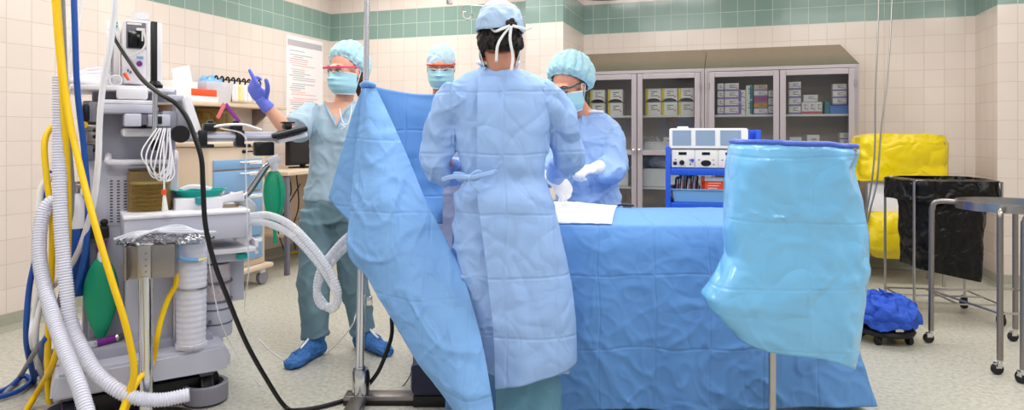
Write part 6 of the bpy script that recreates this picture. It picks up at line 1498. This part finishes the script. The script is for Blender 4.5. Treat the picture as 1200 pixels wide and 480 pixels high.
bm = B(); V = grid(bm, lambda u, v: capf2(u, .01 + .61 * v), 72, 14, closed=True); bm.faces.new(V[0]); obj('gauze_crown', bm, MT['capgrey'], cp)
kb = hd(-.03, .142, .008)
bm = B(); ellip(bm, kb, (.014, .014, .014), n=12, m=8)
for i in range(5): a = i * 1.3; ellip(bm, kb + Vector((.012 * math.cos(a), -.002, .014 * math.sin(a))), (.011, .008, .012), n=10, m=6)
obj('dark_hair_tuft', bm, MT['hair'], cp)
for i, pts in enumerate(([(0, 0), (-.03, -.035), (-.05, -.075), (-.055, -.13)], [(0, 0), (-.004, -.05), (.006, -.11), (.0, -.165)], [(.005, 0), (.03, -.006), (.055, -.012), (.075, .0)], [(-.005, 0), (-.035, -.012), (-.06, -.015), (-.08, .0)])):
    bm = B(); P2 = [kb + Vector((x, -.008 - (.0 if abs(x) < .06 else -.03) - (.004 if z > -.08 else -.012), z - .006)) for x, z in pts]
    n_ = len(P2); grid(bm, lambda u, v: polyline(P2, v) + Vector(((u - .5) * (.011 if i < 2 else 0), 0, (u - .5) * (0 if i < 2 else .011))), 2, 16); obj('cap_tie', bm, MT['ribbon'], cp, mods=[solid(.0015, 0)])
# gown
G = lambda x0, x1, y, b, dy=.03: (Vector(((w((x0 + x1) / 2, y, 2.62)).x, dy, w(600, y, 2.62).z)), (x1 - x0) / 2 / (F / 2.62), b)
bm = B()
rings_loft(bm, [G(563, 606, 78, .065), G(545, 626, 87, .085), G(522, 648, 102, .11), G(517, 652, 122, .125), G(530, 645, 150, .135), G(536, 639, 185, .14), G(538, 639, 208, .142, .03), G(532, 648, 235, .155), G(531, 656, 268, .155), G(536, 664, 305, .16), G(544, 671, 345, .162), G(552, 675, 385, .162), G(562, 675, 420, .16), G(566, 674, 432, .16)], n=40)
tube(bm, [shl + Vector((.05, 0, .0)), shl.lerp(ell, .3) + Vector((-.0, 0, .0)), shl.lerp(ell, .7) + Vector((-.006, 0, 0)), ell + Vector((-.004, .0, -.02)), ell.lerp(wrl, .5), wrl + (ell - wrl).normalized() * .05], [.08, .072, .064, .062, .058, .045], n=26, per=6)
tube(bm, [shr + Vector((-.05, 0, .0)), shr.lerp(elr, .3) + Vector((.01, 0, .0)), shr.lerp(elr, .7) + Vector((.006, 0, 0)), elr + Vector((-.005, .0, -.02)), elr.lerp(wrr, .5), wrr + (elr - wrr).normalized() * .05], [.08, .074, .066, .064, .058, .045], n=26, per=6)
def gdisp(co, n):
    z = co.z; x = co.x
    low = min(1, max(0, (1.02 - z) / .5)); up = 1 - low; cw = wrk(x, co.y, z) - .3
    v = .014 * math.sin(x * 26 + 3 * nz(x * 4, z * 1.5)) * low * .8
    c_ = abs(nz(x * 7 + z * 4, co.y * 6, z * 4 - x * 3)) - .2; c2 = abs(nz(x * 6 - z * 6 + 5, co.y * 6, z * 5 + x * 3)) - .2
    tie = math.exp(-((z - 1.03) / .04) ** 2) * (-.012)
    slit = 0
    arm = (abs(x + .05) > .17) * (z > .95) * .022 * (abs(nz(x * 9 + z * 5, co.y * 9, z * 8 - x * 5)) - .2)
    return n * (v * .7 + .014 * c_ + .012 * cw + tie + arm + .004 * nz(x * 18, co.y * 18, z * 14))
obj('gown', blend(bm, .0065, 3, gdisp), MT['gown'], so)
# overlapping rear panel, its free edge left of the middle
GR = [(78, 563, 606, .065), (87, 545, 626, .085), (102, 522, 648, .11), (122, 517, 652, .125), (150, 530, 645, .135), (185, 536, 639, .14), (208, 538, 639, .142), (235, 532, 648, .155), (268, 531, 656, .155), (305, 536, 664, .16), (345, 544, 671, .162), (385, 552, 675, .162), (432, 566, 676, .16), (445, 568, 676, .16)]
def flapg(u, v):
    e = lerp_table([(0, 561), (.3, 561), (.34, 559), (.6, 571), (.8, 579), (1, 581)], v)[0]
    py = 90 + (441 - 90) * v
    x0, x1, b = lerp_table(GR, py); c = (x0 + x1) / 2; h = (x1 - x0) / 2
    px = e + (c + h * .985 - e) * u; py2 = py - (22 * u * v ** 3)
    t = min(.999, abs(px - c) / h); yy = .03 - b * (1 - t ** 2.3) ** (1 / 2.3)
    p = w(px, py2, 2.62); z = p.z; x = p.x
    tie = math.exp(-((py - 208) / 12) ** 2) * .016
    cr = -.010 * (wrk(x * .8, 3.3, z * .7) - .3) + .006 * math.sin(x * 30 + 3 * nz(x * 5, z * 2)) + .012 * (abs(nz(x * 3, 8.0, z * 9)) - .2)
    lift = .018 * (1 - u) ** 4 * min(1, v * 2)
    return Vector((x, yy - .022 - lift + tie - cr * (u < .995), z))
bm = B(); grid(bm, flapg, 80, 170); obj('rear_panel', bm, MT['gown'], so, mods=[solid(.0015, 0)])
kt = w(549, 208, 2.44)
for i, pts in enumerate(([(0, 0), (-.03, .012), (-.055, .01), (-.03, -.006), (0, 0)], [(0, 0), (.03, .02), (.05, .014), (.03, -.002), (0, 0)], [(0, 0), (-.02, -.03), (-.028, -.075)], [(0, 0), (.018, -.03), (.04, -.045)], [(-.1, -.01), (-.05, .005), (0, 0), (.03, .005), (.1, .02)])):
    bm = B(); P2 = [kt + Vector((x, -.004 * i + (.05 if abs(x) > .09 else 0), z)) for x, z in pts]
    grid(bm, lambda u, v: polyline(P2, v) + Vector((0, -.002 * math.sin(v * 9), (u - .5) * .018)), 3, 20); obj('waist_tie', bm, MT['gown'], so, mods=[solid(.002, 0)])
bm = B(); ellip(bm, kt + Vector((0, -.008, 0)), (.014, .012, .013), n=12, m=8); obj('tie_knot', bm, MT['gown'], so)
bm = B(); rr = [w(584, 74, 2.62) + Vector((.078 * math.cos(a), .035 + .075 * math.sin(a), .006 * math.cos(2 * a))) for a in [2 * PI * i / 24 for i in range(25)]]; tube(bm, rr, .009, n=8, per=2); obj('gown_collar', bm, MT['cuff'], so)
bm = B(); tube(bm, [w(585, 70, 2.61) + Vector((.07 * math.cos(a), .035 + .07 * math.sin(a), 0)) for a in [2 * PI * i / 24 for i in range(25)]], .009, n=8, per=2); obj('orange_collar', bm, MT['orange'], so)
bm = B(); hand(bm, wrr, w(670, 232, 3.08) - wrr, (-.2, 1, -.4), (.25, .3, .35, .4), 1.15, thumb=(.5, .4), side=1, fat=1.35, spread=.3); tube(bm, [wrr + (elr - wrr).normalized() * .06, wrr], [.038, .033], n=18); obj('glove', blend(bm, .0042, 3), MT['wglove'], so)
bm = B(); hand(bm, wrl, Vector((.5, .8, -.2)), (.1, .1, -1), (.3, .4, .5, .55), 1.05, thumb=(.5, .5), side=1); tube(bm, [wrl + (ell - wrl).normalized() * .06, wrl], [.038, .033], n=18); obj('glove', blend(bm, .0042, 3), MT['wglove'], so)
bm = B()
for h_, k_, a_ in lg: tube(bm, [h_, k_, k_.lerp(a_, .6), a_], [.082, .088, .09, .09], n=24)
rings_loft(bm, [((.02, .04, .78), .13, .1), ((.03, .04, .65), .13, .1)])
obj('scrub_trousers', blend(bm, .009, 4, crumple(.014, 5, 13, .5)), MT['pants2'], so)
for h_, k_, a_ in lg:
    bm = B(); shoe(bm, (a_.x, a_.y, 0), (0, 1, 0)); tube(bm, [Vector((a_.x, a_.y, .05)), Vector((a_.x, a_.y, .14))], .05, n=16); obj('shoe_cover', blend(bm, .009, 2), MT['shoe'], so)
